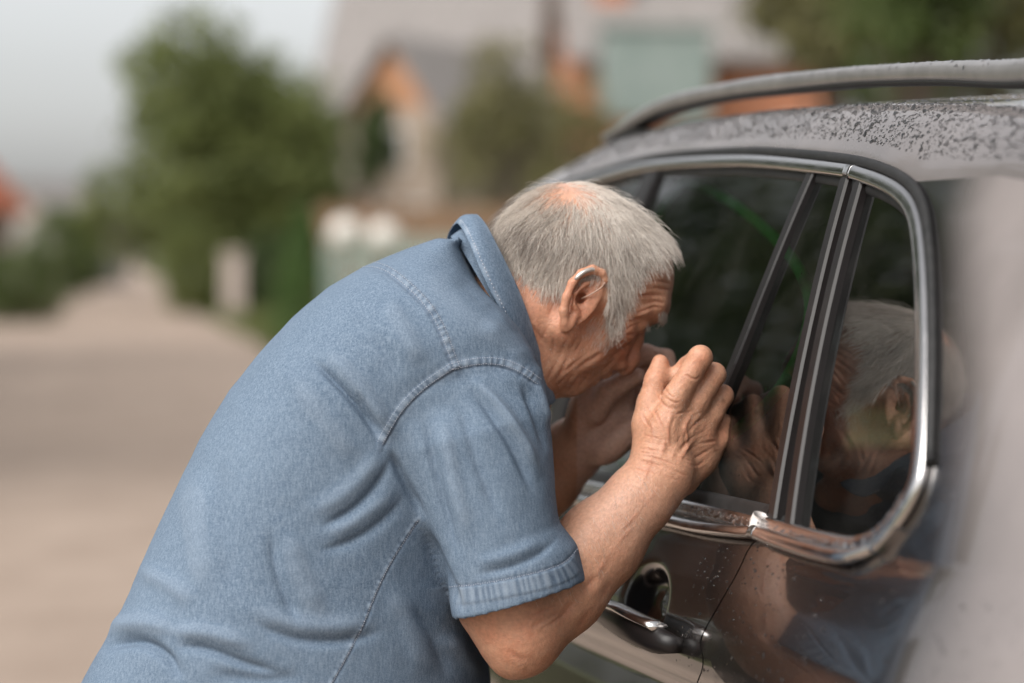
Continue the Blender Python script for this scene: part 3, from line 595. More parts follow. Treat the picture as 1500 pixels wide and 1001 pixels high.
# --- right-hand side of the lane, from far to near
g = G(335, 58); b = G(372, 57.5)
tree('broad_tree', 'large round green tree overhanging the far lane', 'tree', b, 7.3, 3.7, .35, 24000, .12, 3, 3, 30, cx=g[0] - b[0], trunk=.22)
tree('broad_tree', 'darker tree crowding the back of the large round tree', 'tree', G(440, 66), 6.0, 1.9, .8, 7000, .13, 0, 5, 14, trunk=.2)
shrub('rounded_shrub', 'yellow-green rounded shrub at the foot of the large tree', 'shrub', G(282, 53), .62, 2.0, 3600, .07, 3, 6)
shrub('rounded_shrub', 'low dark shrub behind the pale gate post', 'shrub', G(395, 54), .60, 1.7, 3000, .07, 0, 7)
shrub('thuja', 'small dense cone-shaped evergreen beside the bent back of the man', 'evergreen', G(448, 36), .58, 2.05, 6500, .035, 4, 8, True)
pm = plaster('pale_concrete', (.42, .345, .305), (.52, .44, .395))
gp_ = thing('gate_post', 'pale pinkish gate post on the grass verge', 'post', G(342, 51))
adopt(MB().box(G(342, 51) + A([0, 0, .64]), (.40, .40, 1.28), .2).build('shaft', pm, bevel=.03), gp_); adopt(MB().box(G(342, 51) + A([0, 0, 1.33]), (.48, .48, .10), .2).build('cap', pm, bevel=.03), gp_)
house('gabled_house', 'beige house with steep pale roof and orange boarded gable', G(668, 63), 6.4, 2.6, 5.0, 1.75, math.radians(62), WALL['beige'], ROOF['grey'], WOOD, [('-x', -.6, 2.0, .7, 1.1), ('-x', .6, 2.0, .7, 1.1), ('-x', 0, 4.0, .7, .9), ('-y', -1.5, 2.0, .9, 1.1)])
house('long_house', 'long house with a big pale sheet roof rising behind the apple tree', G(730, 72), 9.0, 8.0, 5.6, 4.2, math.radians(-8), WALL['white'], ROOF['grey'], None, [('-y', x, 3.6, .9, 1.2) for x in (-3, -1, 1, 3)])
house('brick_house', 'orange brick house with grey ribbed roof and brick chimney', G(1012, 46), 4.75, 5.0, 5.25, 2.6, math.radians(4), WALL['brick'], ROOF['grey'], None, [('-y', 1.7, 3.2, .8, 1.1)], (-1.75, -1.6, 7.6))
by = thing('raised_cabin', 'pale grey-green metal cabin raised on legs in front of the brick house', 'cabin', G(958, 42))
q = G(958, 42); gm2 = noise_col(mat('grey_green_sheet', rough=.55), (.20, .245, .225), (.26, .30, .28), 3)
adopt(MB().box(q + A([0, 0, 4.45]), (1.86, 1.2, 1.55), .05).build('panel', gm2, bevel=.04), by)
for dx in (-.8, .8):
    for dy in (-.5, .5): adopt(MB().box(q + A([dx, dy, 1.85]), (.10, .10, 3.7), .05).build('leg', BARK), by)
adopt(MB().box(q + A([0, 0, 5.27]), (2.0, 1.35, .07), .05).build('cap', gm2), by)
tree('apple_tree', 'loose olive apple tree with bright gaps in front of the pale roof', 'tree', G(742, 40), 4.95, 1.45, 1.75, 5200, .075, 2, 11, 12, gap=.25, trunk=.09)
tree('apple_tree', 'second loose olive tree left of the orange brick wall', 'tree', G(838, 39), 4.3, 1.0, 1.6, 3200, .075, 2, 12, 10, gap=.2, trunk=.08)
tree('small_tree', 'small dark tree before the facade of the beige gabled house', 'tree', G(538, 50), 4.75, .72, 2.6, 2600, .08, 0, 13, 9, trunk=.08)
for i, (px, d, tp, rx, m, lab) in enumerate([(1235, 22, 5.0, 1.0, 2, 'olive tree behind the middle of the roof rail'), (1345, 20, 5.4, 1.0, 1, 'leafy tree behind the rear end of the roof rail'), (1290, 25, 5.6, 1.2, 1, 'green tree between the olive tree and the roof rail end'), (1455, 23, 5.6, 1.2, 2, 'yellowish tree at the top right corner'), (1395, 30, 6.6, 1.6, 0, 'dark tall tree behind the two trees over the car roof')]):
    tree('garden_tree', lab, 'tree', G(px, d), tp, rx, 2.75, 3800, .07, m, 20 + i, 12, gap=.08, trunk=.11)
f = thing('plank_fence', 'weathered brown plank fence in front of the houses', 'fence', G(640, 39)); fm = noise_col(mat('weathered_plank', rough=.9), (.17, .10, .06), (.32, .20, .12), 5, 6, stretch=(6, 6, .4))
x0, x1 = G(470, 39)[0], G(1000, 39)[0]
for i, x in enumerate(np.arange(x0, x1, .155)):
    adopt(MB().box((x, 39 + .01 * (i % 3), 1.07 + .03 * math.sin(i * 2.3)), (.14, .022, 2.14 + .06 * math.sin(i * 1.7))).build('plank', fm), f)
for z in (.5, 1.7): adopt(MB().box(((x0 + x1) / 2, 39.05, z), (x1 - x0, .05, .09)).build('rail', fm), f)
tl = noise_col(mat('teal_paint', rough=.5), (.30, .42, .38), (.42, .54, .50), 8); wf = thing('picket_fence', 'low pale teal picket fence in front of the plank fence', 'fence', G(560, 35.5))
x0, x1 = G(478, 35.5)[0], G(700, 35.5)[0]
for x in np.arange(x0, x1, .085): adopt(MB().box((x, 35.5, .82), (.045, .02, 1.6)).build('picket', tl), wf)
for z in (.4, 1.35): adopt(MB().box(((x0 + x1) / 2, 35.53, z), (x1 - x0, .03, .06)).build('rail', tl), wf)
gl = mat('opal_globe', (.80, .76, .70), .25)
for px, d, z in ((506, 34.5, 1.66), (562, 34.8, 1.60)):
    q = G(px, d); lp = thing('garden_lamp', 'white globe garden lamp nearest the evergreen' if px < 520 else 'white globe garden lamp above the collar side of the fence', 'lamp', q, 'globe lamps along the teal fence')
    a = np.linspace(0, math.pi, 9); V, F = tube(np.stack([0 * a + q[0], 0 * a + q[1], z - .24 * np.cos(a)], 1), np.maximum(.004, .24 * np.sin(a)), 16); adopt(mk('globe', V, F, gl), lp)
    adopt(MB().tube([q, q + A([0, 0, z - .22])], .035, 8).build('post', BARK, None, True), lp)
# --- left-hand side
house('red_roof_house', 'house with a red roof at the left edge of the lane', G(-105, 62), 4.2, 3.0, 2.8, 1.7, math.radians(78), WALL['white'], ROOF['red'], None, [('-x', 0, 1.6, .8, 1.0)])
house('far_cottage', 'pale cottage past the bushes on the left of the lane', G(70, 92), 5.5, 4.2, 2.3, 1.7, math.radians(75), WALL['white'], ROOF['grey'], None, [('-x', -.9, 1.5, .8, 1.0), ('-x', .9, 1.5, .8, 1.0)])
house('end_house', 'tiny pale house where the lane meets the horizon', G(158, 270), 7.0, 5.0, 3.0, 2.2, math.radians(5), WALL['white'], ROOF['grey'])
shrub('lane_shrub', 'greyish shrub left of the lane before the pale cottage', 'shrub', G(92, 72), 1.1, 2.6, 3000, .09, 1, 31)
shrub('lane_shrub', 'small shrub at the left end of the lane fence', 'shrub', G(120, 88), 1.0, 2.5, 2200, .10, 0, 32)
shrub('lane_shrub', 'green shrub in front of the red roofed house', 'shrub', G(25, 46), .8, 1.35, 2600, .07, 1, 33)
lf = thing('lane_fence', 'grey board fence along the left verge', 'fence', RW(50, -4.0)); lm = noise_col(mat('grey_board', rough=.9), (.20, .16, .14), (.36, .30, .27), 4, 5, stretch=(6, 6, .5))
for i, l_ in enumerate(np.arange(40, 84, .30)): adopt(MB().box(RW(l_, -4.1 - .02 * (i % 2), .68), (.02, .27, 1.36 + .06 * math.sin(i * 1.9)), RH).build('board', lm), lf)
# --- what the panes and the paint mirror: trees and a house across the lane, left of the frame
for i, (x, y, tp, rx, m, lab) in enumerate([(-7.5, 12.8, 12.2, 2.9, 0, 'tall dark tree across the lane, mirrored in the door window'), (-10.6, 18.5, 12.5, 3.2, 1, 'broad tree across the lane behind the tall dark tree'), (-11.4, 26, 13.0, 3.3, 0, 'tree across the lane in front of the grey roofed house'), (-13.2, 11.5, 6.0, 2.0, 1, 'tree beside the house mirrored in the quarter window')]):
    tree('lane_tree', lab, 'tree', (x, y, 0), tp, rx, .9, 9000, .13, m, 40 + i, 20, trunk=.18)
house('opposite_house', 'dark roofed house across the lane, mirrored in the quarter window', (-13.8, 16.4, 0), 7.5, 6.0, 2.9, 2.7, math.radians(115), WALL['grey'], ROOF['dark'], WOOD, [('-y', -1.6, 1.6, 1.0, 1.2), ('-y', 1.6, 1.6, 1.0, 1.2)])
# --- grass along both verges
rg = np.random.default_rng(99); n = 26000
l_ = 8 + 82 * rg.random(n) ** 1.2; sd = rg.random(n) < .5; r_ = np.where(sd, 2.1 + rg.gamma(1.6, .75, n), -2.75 - rg.gamma(1.6, .75, n))
p = RD * l_[:, None] + RN * r_[:, None]; p[:, 2] = -.01; hgt = rg.uniform(.07, .26, n)[:, None]; a = rg.uniform(0, 6.28, n); wv = np.stack([np.cos(a), np.sin(a), 0 * a], 1) * .022; ln = rg.normal(size=(n, 3)) * .06; ln[:, 2] = 0
V = np.stack([p - wv, p + wv, p + ln + hgt * A([0, 0, 1.])], 1).reshape(-1, 3)
tag(mk('verge_grass', V, np.arange(3 * n).reshape(-1, 3), leafmat('grass_blade', (.075, .100, .025), (.165, .175, .060)), None, False), 'rough grass growing along both edges of the lane', 'grass', kind='stuff')
# ------------------------------------------------------------------ implicit-surface modelling for the figure
class Vol:
    def __init__(s, lo, hi, res):
        s.lo = A(lo, float); s.res = res; s.n = np.ceil((A(hi) - s.lo) / res).astype(int) + 1
        s.a = np.full(s.n, .5, np.float32)
    def box(s, blo, bhi):
        i0 = np.clip(np.floor((A(blo) - s.lo) / s.res).astype(int), 0, s.n - 1); i1 = np.clip(np.ceil((A(bhi) - s.lo) / s.res).astype(int) + 1, 1, s.n)
        sl = tuple(slice(a, b) for a, b in zip(i0, i1)); g = [(s.lo[k] + s.res * np.arange(i0[k], i1[k])).astype(np.float32) for k in range(3)]
        return sl, g[0][:, None, None], g[1][None, :, None], g[2][None, None, :]
    def op(s, f, blo, bhi, k, mode='add'):
        m = k + 4 * s.res; sl, X, Y, Z = s.box(A(blo) - m, A(bhi) + m)
        if min(x.stop - x.start for x in sl) <= 0: return
        d = f(X, Y, Z).astype(np.float32); v = s.a[sl]
        if mode == 'add': h = np.maximum(k - np.abs(v - d), 0) / k; s.a[sl] = np.minimum(v, d) - h * h * k * .25
        else: d = -d; h = np.maximum(k - np.abs(v - d), 0) / k; s.a[sl] = np.maximum(v, d) + h * h * k * .25
    def cone(s, a, b, ra, rb, k=.01, mode='add'):
        a, b = A(a, float), A(b, float); ab = b - a; L2 = max(ab @ ab, 1e-9); R = max(ra, rb)
        def f(X, Y, Z):
            x, y, z = X - a[0], Y - a[1], Z - a[2]; t = np.clip((x * ab[0] + y * ab[1] + z * ab[2]) / L2, 0, 1)
            return np.sqrt((x - t * ab[0]) ** 2 + (y - t * ab[1]) ** 2 + (z - t * ab[2]) ** 2) - (ra + (rb - ra) * t)
        s.op(f, np.minimum(a, b) - R, np.maximum(a, b) + R, k, mode)
    def chain(s, pts, rad, k=.008, mode='add', n=None):
        pts = [A(p, float) for p in pts]
        for i in range(len(pts) - 1): s.cone(pts[i], pts[i + 1], rad[i], rad[i + 1], k, mode)
    def ell(s, c, ax, rad, k=.01, mode='add'):
        c = A(c, float); ax = A(ax, float); rad = A(rad, float); ext = np.sqrt(((ax * rad[:, None]) ** 2).sum(0))
        def f(X, Y, Z):
            x, y, z = X - c[0], Y - c[1], Z - c[2]; k0 = 0; k1 = 0
            for i in range(3):
                p = (x * ax[i, 0] + y * ax[i, 1] + z * ax[i, 2]) / rad[i]; k0 = k0 + p * p; k1 = k1 + (p / rad[i]) ** 2
            k0 = np.sqrt(k0); return k0 * (k0 - 1) / np.maximum(np.sqrt(k1), 1e-6)
        s.op(f, c - ext, c + ext, k, mode)
    def mesh(s):
        a = s.a; g = a < 0; n = s.n; c = np.zeros(n - 1, np.uint8)
        offs = [(i, j, k) for i in (0, 1) for j in (0, 1) for k in (0, 1)]
        for i, j, k in offs: c += g[i:n[0] - 1 + i, j:n[1] - 1 + j, k:n[2] - 1 + k]
        act = (c > 0) & (c < 8); I = np.argwhere(act); idx = np.full(n - 1, -1, np.int32); idx[act] = np.arange(len(I), dtype=np.int32)
        val = np.stack([a[I[:, 0] + i, I[:, 1] + j, I[:, 2] + k] for i, j, k in offs], 1); O = A(offs, float)
        acc = np.zeros((len(I), 3)); cnt = np.zeros(len(I))
        for p in range(8):
            for q in range(p + 1, 8):
                if np.abs(O[p] - O[q]).sum() != 1: continue
                va, vb = val[:, p], val[:, q]; x = (va < 0) != (vb < 0); t = va / np.where(x, va - vb, 1)
                acc += np.where(x[:, None], O[p] + t[:, None] * (O[q] - O[p]), 0); cnt += x
        V = s.lo + s.res * (I + acc / cnt[:, None]); F = []
        for ax in range(3):
            sl0 = [slice(1, -1)] * 3; sl1 = [slice(1, -1)] * 3; sl0[ax] = slice(0, -1); sl1[ax] = slice(1, None)
            g0, g1 = g[tuple(sl0)], g[tuple(sl1)]; e = np.argwhere(g0 != g1)
            if not len(e): continue
            fl = g0[tuple(e.T)]; e = e + 1; e[:, ax] -= 1; b, d = [(1, 2), (2, 0), (0, 1)][ax]
            def cell(x, y): q = e.copy(); q[:, b] -= x; q[:, d] -= y; return idx[tuple(q.T)]
            Q = np.stack([cell(1, 1), cell(0, 1), cell(0, 0), cell(1, 0)], 1); Q[~fl] = Q[~fl][:, ::-1]; F.append(Q)
        F = np.concatenate(F); return V, F[(F >= 0).all(1)]
def lap(V, F, it=2, lam=.5, mask=None):
    n = len(V); e = np.concatenate([F[:, [i, (i + 1) % 4]] for i in range(4)]); e = np.concatenate([e, e[:, ::-1]])
    deg = np.bincount(e[:, 0], minlength=n).astype(float)
    for _ in range(it):
        m = np.stack([np.bincount(e[:, 0], V[e[:, 1], k], n) for k in range(3)], 1) / np.maximum(deg, 1)[:, None]
        V = V + lam * (m - V) * (1 if mask is None else mask[:, None])
    return V
def normals(V, F):
    N = np.zeros_like(V); fn = np.cross(V[F[:, 2]] - V[F[:, 0]], V[F[:, 3]] - V[F[:, 1]])
    for k in range(4):
        for c in range(3): N[:, c] += np.bincount(F[:, k], fn[:, c], len(V))
    return N / (np.linalg.norm(N, axis=1)[:, None] + 1e-12)
def subdivide(V, F):                 # each quad into four, then eased
    n = len(V); e = np.concatenate([F[:, [i, (i + 1) % 4]] for i in range(4)]).astype(np.int64); e.sort(axis=1)
    u, inv = np.unique(e[:, 0] * n + e[:, 1], return_inverse=True); mid = (V[u // n] + V[u % n]) / 2; cen = V[F].mean(1); q = len(F)
    E_ = n + inv.reshape(4, q).T; C_ = n + len(u) + np.arange(q)
    F2 = np.concatenate([np.stack([F[:, i], E_[:, i], C_, E_[:, i - 1]], 1) for i in range(4)])
    V2 = np.concatenate([V, mid, cen]); return lap(V2, F2, 2, .5), F2
def stroke(x, y, poly):              # distance, signed side and run length of points to a polyline, in photo pixels
    p = A(poly, float); best = np.full(x.shape, 1e9); sgn = np.zeros(x.shape); run = np.zeros(x.shape); L = 0
    for a, b in zip(p[:-1], p[1:]):
        ab = b - a; l = np.hypot(*ab); t = np.clip(((x - a[0]) * ab[0] + (y - a[1]) * ab[1]) / (l * l), 0, 1)
        dx, dy = x - a[0] - t * ab[0], y - a[1] - t * ab[1]; d = np.hypot(dx, dy); m = d < best
        best = np.where(m, d, best); sgn = np.where(m, np.sign(ab[0] * dy - ab[1] * dx), sgn); run = np.where(m, L + t * l, run); L += l
    return best, sgn, run, L
_perm = np.random.default_rng(3).random((64, 64, 64)).astype(np.float32)
def vnoise(p, scale, seed=0):        # smooth value noise in -1..1
    q = np.asarray(p, float) * scale + seed * 17.31; i = np.floor(q).astype(int); f = q - i; f = f * f * (3 - 2 * f); r = 0
    for a in (0, 1):
        for b in (0, 1):
            for c in (0, 1):
                w = (f[:, 0] if a else 1 - f[:, 0]) * (f[:, 1] if b else 1 - f[:, 1]) * (f[:, 2] if c else 1 - f[:, 2])
                r = r + w * _perm[(i[:, 0] + a) % 64, (i[:, 1] + b) % 64, (i[:, 2] + c) % 64]
    return 2 * r - 1
# ------------------------------------------------------------------ the man: axes of his body and his head
FA = math.radians(14); FV = A([math.cos(FA), math.sin(FA), 0]); RV = A([math.sin(FA), -math.cos(FA), 0]); ZV = A([0, 0, 1.])
HC = P(890, 430, 2.64)
def HL(px, py, r=0.):                # pixel -> point of the plane r metres to his right of the middle of his head
    d = ray(px, py); t = (r + (HC - C0) @ RV) / (d @ RV); return C0 + d * t
HP = math.radians(40); HF = math.cos(HP) * FV - math.sin(HP) * ZV; HU = math.sin(HP) * FV + math.cos(HP) * ZV
HO = HL(862, 372); KP = 2.64 / FPX
def L(f, u, r=0.): return HO + KP * (f * HF + u * HU + r * RV)
HAX = A([HF, HU, RV])
def MIR(p): p = np.asarray(p, float); return p - 2 * ((p - HC) @ RV)[..., None] * RV
px_m = lambda n, D=2.6: n * D / FPX

B = Vol((-.16, 2.30, .985), (.27, 2.92, 1.545), .0018)
E = lambda c, r, k=8, m='add', ax=HAX: B.ell(L(*c), ax, A(r) * KP, k * KP, m)
# skull and face
E((4, -6, 0), (126, 97, 97), 10); E((50, 4, 0), (84, 80, 82), 30); E((-46, -40, 0), (76, 70, 84), 24)
E((72, -66, 0), (58, 72, 64), 24); E((48, -112, 0), (62, 52, 58), 24)
B.chain([L(112, 0, -52), L(120, 0, -20), L(122, 1, 0), L(120, 0, 20), L(112, 0, 52)], [18 * KP, 21 * KP, 20 * KP, 21 * KP, 18 * KP], 14 * KP)
for s in (-1, 1):
    E((84, -62, 50 * s), (34, 24, 22), 16); B.chain([L(88, -58, 58 * s), L(40, -46, 80 * s)], [15 * KP, 12 * KP], 14 * KP)
    B.chain([L(18, -58, 74 * s), L(22, -118, 66 * s), L(60, -146, 42 * s), L(98, -158, 14 * s)], [20 * KP, 24 * KP, 24 * KP, 20 * KP], 16 * KP)
    E((64, -118, 44 * s), (42, 34, 24), 16); E((46, -156, 38 * s), (44, 24, 22), 14)
E((100, -112, 0), (33, 42, 38), 18); E((100, -156, 0), (22, 22, 26), 14); E((112, -100, 0), (24, 24, 26), 14)
for s in (-1, 1): E((136, -33, 39 * s), (26, 14, 24), 14, 'sub')
B.chain([L(124, -22, 0), L(137, -50, 0), L(149, -78, 0), L(149, -90, 0)], [9 * KP, 10 * KP, 13 * KP, 14.5 * KP], 9 * KP)
for s in (-1, 1):
    E((133, -94, 15 * s), (15, 11, 10), 7); E((112, -74, 22 * s), (22, 22, 14), 14)
    E((139, -106, 10 * s), (10, 8, 6), 3, 'sub')
    E((110, -35, 41 * s), (18.5, 17.5, 19), 7); E((128, -37, 43 * s), (5, 2.6, 13), 3, 'sub')
    B.chain([L(124, -10, 14 * s), L(121, -9, 42 * s), L(100, -22, 66 * s), L(86, -38, 74 * s)], [11 * KP, 12 * KP, 9 * KP, 6 * KP], 9 * KP)
B.chain([L(122, -119, -20), L(130, -117, -7), L(130, -117, 7), L(122, -119, 20)], [5 * KP, 8 * KP, 8 * KP, 5 * KP], 7 * KP)
B.chain([L(112, -137, -20), L(120, -138, -7), L(120, -138, 7), L(112, -137, 20)], [5 * KP, 8.5 * KP, 8.5 * KP, 5 * KP], 7 * KP)
B.chain([L(112, -128, -26), L(132, -127.5, 0), L(112, -128, 26)], [3.2 * KP] * 3, 3 * KP, 'sub')
# neck, throat folds, chest core
nb = P(706, 520, 2.60)
B.cone(L(-40, -70, 0), nb, 66 * KP, 82 * KP, .02); B.cone(L(30, -118, 0), P(748, 560, 2.62), 48 * KP, 62 * KP, .025)
for s in (-1, 1): B.chain([L(-18, -66, 62 * s), L(-20, -130, 52 * s), L(-30, -200, 24 * s)], [22 * KP, 22 * KP, 20 * KP], .014)
B.chain([L(86, -162, 0), L(44, -186, 0), P(778, 600, 2.65)], [20 * KP, 28 * KP, 28 * KP], .014)
B.ell(P(640, 590, 2.60), [FV, ZV, RV], (.085, .12, .13), .03)
# ears
def EH(x, y, r): return HL(x, y, r * KP)
for s in (1, -1):
    mv = (lambda p: p) if s == 1 else MIR
    ea = nz(HL(880, 400, .07) - HL(832, 480, .07)); er = nz(RV * .93 - (HF) * .36); er = nz(er - ea * (er @ ea)); eb = np.cross(ea, er)
    if s == 1: axe = A([ea, eb, er])
    else: axe = A([v - 2 * (v @ RV) * RV for v in axe])
    B.ell(mv(EH(853, 438, 88)), axe, A([44, 24, 6]) * KP, 5 * KP)
    B.chain([mv(EH(x, y, r)) for x, y, r in ((864, 430, 84), (877, 418, 92), (886, 410, 98), (882, 400, 100), (868, 395, 101), (852, 401, 102), (839, 415, 103), (830, 436, 104), (826, 456, 102), (827, 474, 98))], A([4, 5, 6, 6.5, 7, 7, 7, 6.5, 6.5, 7]) * KP, 3 * KP)
    B.chain([mv(EH(x, y, r)) for x, y, r in ((870, 412, 94), (856, 417, 97), (845, 432, 99), (842, 448, 98), (846, 462, 95))], A([3.5, 4.5, 5, 5, 5]) * KP, 3 * KP)
    B.ell(mv(EH(833, 473, 96)), axe, A([16, 10, 7]) * KP, 4 * KP)
    B.ell(mv(EH(854, 436, 101)), axe, A([15, 9, 12]) * KP, 3 * KP, 'sub'); B.ell(mv(EH(851, 437, 88)), axe, A([8, 7, 16]) * KP, 2 * KP, 'sub')
    B.chain([mv(EH(x, y, r)) for x, y, r in ((880, 412, 101), (866, 406, 104), (850, 412, 105), (840, 430, 106))], A([3, 3.6, 3.6, 3]) * KP, 2 * KP, 'sub')
    B.ell(mv(EH(862, 439, 90)), axe, A([9, 5, 7]) * KP, 4 * KP)

# right arm, out of the sleeve and up to the glass
sh_r = P(660, 575, 2.455); el_r = P(757, 930, 2.46); wr_r = P(975, 692, 2.535)
B.chain([sh_r, P(705, 750, 2.46), P(742, 880, 2.465)], [.046, .047, .046], .02)
B.chain([P(742, 880, 2.465), P(760, 925, 2.46)], [.049, .041], .02)
B.chain([P(764, 930, 2.468), P(820, 860, 2.500), P(880, 795, 2.522), P(940, 728, 2.530), P(972, 694, 2.535)], [.041, .0475, .043, .0335, .0300], .018)
B.ell(P(762, 955, 2.46), [nz(P(800, 915, 2.4) - P(740, 975, 2.4)), nz(P(800, 975, 2.4) - P(740, 915, 2.4)), CF], (.030, .022, .026), .012)
B.chain([P(800, 890, 2.478), P(860, 800, 2.498), P(915, 735, 2.508)], [.016, .017, .010], .02)      # brachioradialis swelling
B.ell(P(968, 690, 2.533), [nz(P(1000, 660, 2.55) - P(930, 730, 2.52)), CF, nz(P(1005, 720, 2.53) - P(935, 660, 2.53))], (.030, .0215, .034), .012)
# right hand: back of the hand to the camera, fingers folded away
kn = [P(990, 582, 2.530), P(1020, 588, 2.545), P(1042, 606, 2.562), P(1053, 644, 2.574)]
pip = [P(1026, 524, 2.528), P(1046, 549, 2.548), P(1058, 580, 2.568), P(1058, 620, 2.582)]
dip = [P(1008, 536, 2.562), P(1030, 560, 2.580), P(1044, 590, 2.596), P(1046, 628, 2.604)]
tip = [P(984, 556, 2.560), P(1008, 580, 2.578), P(1024, 606, 2.592), P(1030, 636, 2.600)]
fr = [(.0138, .0126, .0104, .0090), (.0138, .0125, .0104, .0090), (.0130, .0117, .0098, .0086), (.0118, .0104, .0088, .0078)]
wrc = [P(958, 672, 2.532), P(972, 680, 2.540), P(986, 690, 2.548), P(1000, 700, 2.553)]
for i in range(4):
    B.chain([wrc[i], (wrc[i] + kn[i]) / 2 + CF * .001, kn[i]], [.0185, .0165, .0130 if i < 3 else .0120], .013)
B.ell(P(985, 640, 2.560), [nz(P(1010, 590, 2.55) - P(970, 690, 2.54)), CF, nz(P(1040, 650, 2.57) - P(940, 620, 2.54))], (.045, .017, .038), .012)
B.ell(P(954, 620, 2.560), [nz(P(950, 570, 2.56) - P(945, 680, 2.55)), CF, CR], (.034, .020, .017), .012)
for i in range(4): B.chain([kn[i], pip[i]], [fr[i][0], fr[i][1]], .005)
for i in range(4): B.chain([pip[i], dip[i], tip[i]], [fr[i][1], fr[i][2], fr[i][3]], .004)
B.chain([P(950, 660, 2.545), P(949, 622, 2.548), P(953, 590, 2.552), P(961, 557, 2.556), P(967, 532, 2.562)], [.018, .0155, .0125, .0112, .0094], .008)
# left arm and hand: palm side seen beyond the face
sh_l = MIR(sh_r); el_l = P(735, 775, 2.825); wr_l = P(858, 640, 2.745)
B.chain([sh_l, el_l], [.054, .046], .02)
B.chain([el_l, P(800, 700, 2.790), P(838, 660, 2.760), wr_l], [.042, .040, .034, .029], .016)
B.ell(P(880, 600, 2.735), [nz(P(900, 555, 2.725) - P(862, 640, 2.745)), nz(P(915, 615, 2.735) - P(845, 585, 2.745)), CF], (.050, .036, .018), .012)
B.ell(P(903, 645, 2.725), [nz(P(925, 615, 2.725) - P(880, 668, 2.735)), nz(P(915, 655, 2.725) - P(890, 630, 2.725)), CF], (.036, .019, .019), .012)
B.ell(P(862, 590, 2.720), [nz(P(882, 545, 2.725) - P(852, 630, 2.735)), nz(P(880, 600, 2.725) - P(845, 585, 2.725)), CF], (.036, .017, .018), .010)
lk_ = [P(898, 556, 2.720), P(906, 570, 2.745), P(912, 590, 2.765), P(918, 612, 2.780)]
lp_ = [P(945, 518, 2.713), P(950, 530, 2.743), P(954, 552, 2.763), P(952, 582, 2.777)]
ld_ = [P(976, 524, 2.705), P(978, 540, 2.735), P(978, 566, 2.753), P(972, 594, 2.765)]
lt_ = [P(983, 545, 2.697), P(980, 560, 2.721), P(976, 584, 2.741), P(966, 606, 2.755)]
for a, b, c, d in zip(lk_, lp_, ld_, lt_): B.chain([P(880, 600, 2.745), a, b, c, d], [.016, .0115, .0105, .0092, .0082], .005)
B.chain([P(872, 602, 2.710), P(893, 573, 2.697), P(914, 560, 2.690), P(934, 551, 2.685)], [.015, .0125, .0110, .0092], .007)
BV, BF = B.mesh(); del B
BV = lap(BV, BF, 2, .4); BV, BF = subdivide(BV, BF); BN = normals(BV, BF)
bx, by, bD = proj(BV); vis = np.clip((BN @ -CF) * 3 + .6, 0, 1)
near_head = ((BV - HO) @ RV > -.01)
disp = np.zeros(len(BV)); crease = np.zeros(len(BV))
def groove(poly, w, depth, D0=None, ridge=.4):
    global disp, crease
    x0, x1 = min(p[0] for p in poly) - 6 * w, max(p[0] for p in poly) + 6 * w; y0, y1 = min(p[1] for p in poly) - 6 * w, max(p[1] for p in poly) + 6 * w
    m = np.where((bx > x0) & (bx < x1) & (by > y0) & (by < y1) & (vis > .05) & ((np.abs(bD - D0) < .09) if D0 else True))[0]
    if not len(m): return
    p = smooth_line(poly, max(6, len(poly) * 4), 2); d, s, r, Lt = stroke(bx[m], by[m], p); env = np.clip(np.minimum(r, Lt - r) / (.22 * Lt), 0, 1) ** .7
    env = env * vis[m] * .62 * (.75 + .5 * np.sin(r * .10 + len(poly) + poly[0][0])); g = np.exp(-(d / w) ** 2); disp[m] += env * depth * (-g + ridge * (np.exp(-((d - 2 * w) / (1.3 * w)) ** 2)))
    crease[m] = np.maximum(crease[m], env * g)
# face creases
for poly, w, dp in [
    ([(930, 402), (958, 396), (984, 404)], 2.2, .0007), ([(938, 414), (962, 411), (983, 416)], 2.2, .0011), ([(930, 426), (958, 421), (982, 426)], 2.2, .0013), ([(926, 437), (956, 431), (980, 436)], 2.3, .0014), ([(938, 449), (958, 441), (975, 445)], 2.3, .0013),
    ([(925, 462), (942, 456), (958, 449), (972, 452)], 2.2, .0014), ([(922, 472), (938, 466), (952, 462)], 2.4, .0018), ([(915, 484), (928, 476), (942, 472)], 2.0, .0009), ([(916, 492), (928, 490), (940, 486)], 2.2, .0013), ([(905, 478), (915, 472), (926, 470)], 1.8, .0007), ([(903, 486), (913, 484), (922, 484)], 1.8, .0007),
    ([(902, 526), (890, 537), (874, 550), (860, 560)], 3.0, .0022), ([(925, 503), (902, 520), (872, 540), (842, 557)], 3.2, .0014), ([(893, 510), (862, 529), (832, 548), (810, 574)], 3.0, .0017), ([(878, 506), (850, 526), (824, 546), (806, 566)], 2.6, .0010),
    ([(846, 486), (838, 512), (822, 545), (805, 574)], 2.8, .0014), ([(833, 492), (822, 518), (808, 544), (799, 562)], 2.6, .0010), ([(862, 480), (852, 500), (840, 520)], 2.2, .0007), ([(872, 482), (864, 500), (850, 518)], 2.0, .0005), ([(776, 474), (790, 492), (802, 508)], 2.6, .0010), ([(772, 488), (786, 508), (797, 528)], 2.6, .0009), ([(806, 484), (812, 500), (808, 520)], 3.0, .0010),
    ([(860, 552), (852, 562), (846, 574)], 2.6, .0016), ([(852, 548), (842, 560), (832, 574)], 2.4, .0010), ([(840, 548), (826, 566), (812, 584)], 2.6, .0012), ([(900, 556), (889, 560), (878, 566)], 1.8, .0006), ([(812, 470), (800, 482), (792, 500)], 2.4, .0006),
    ([(820, 430), (808, 452), (802, 470)], 3, .0006), ([(900, 545), (886, 552), (872, 557)], 1.6, .0008)]: groove(poly, w, dp)
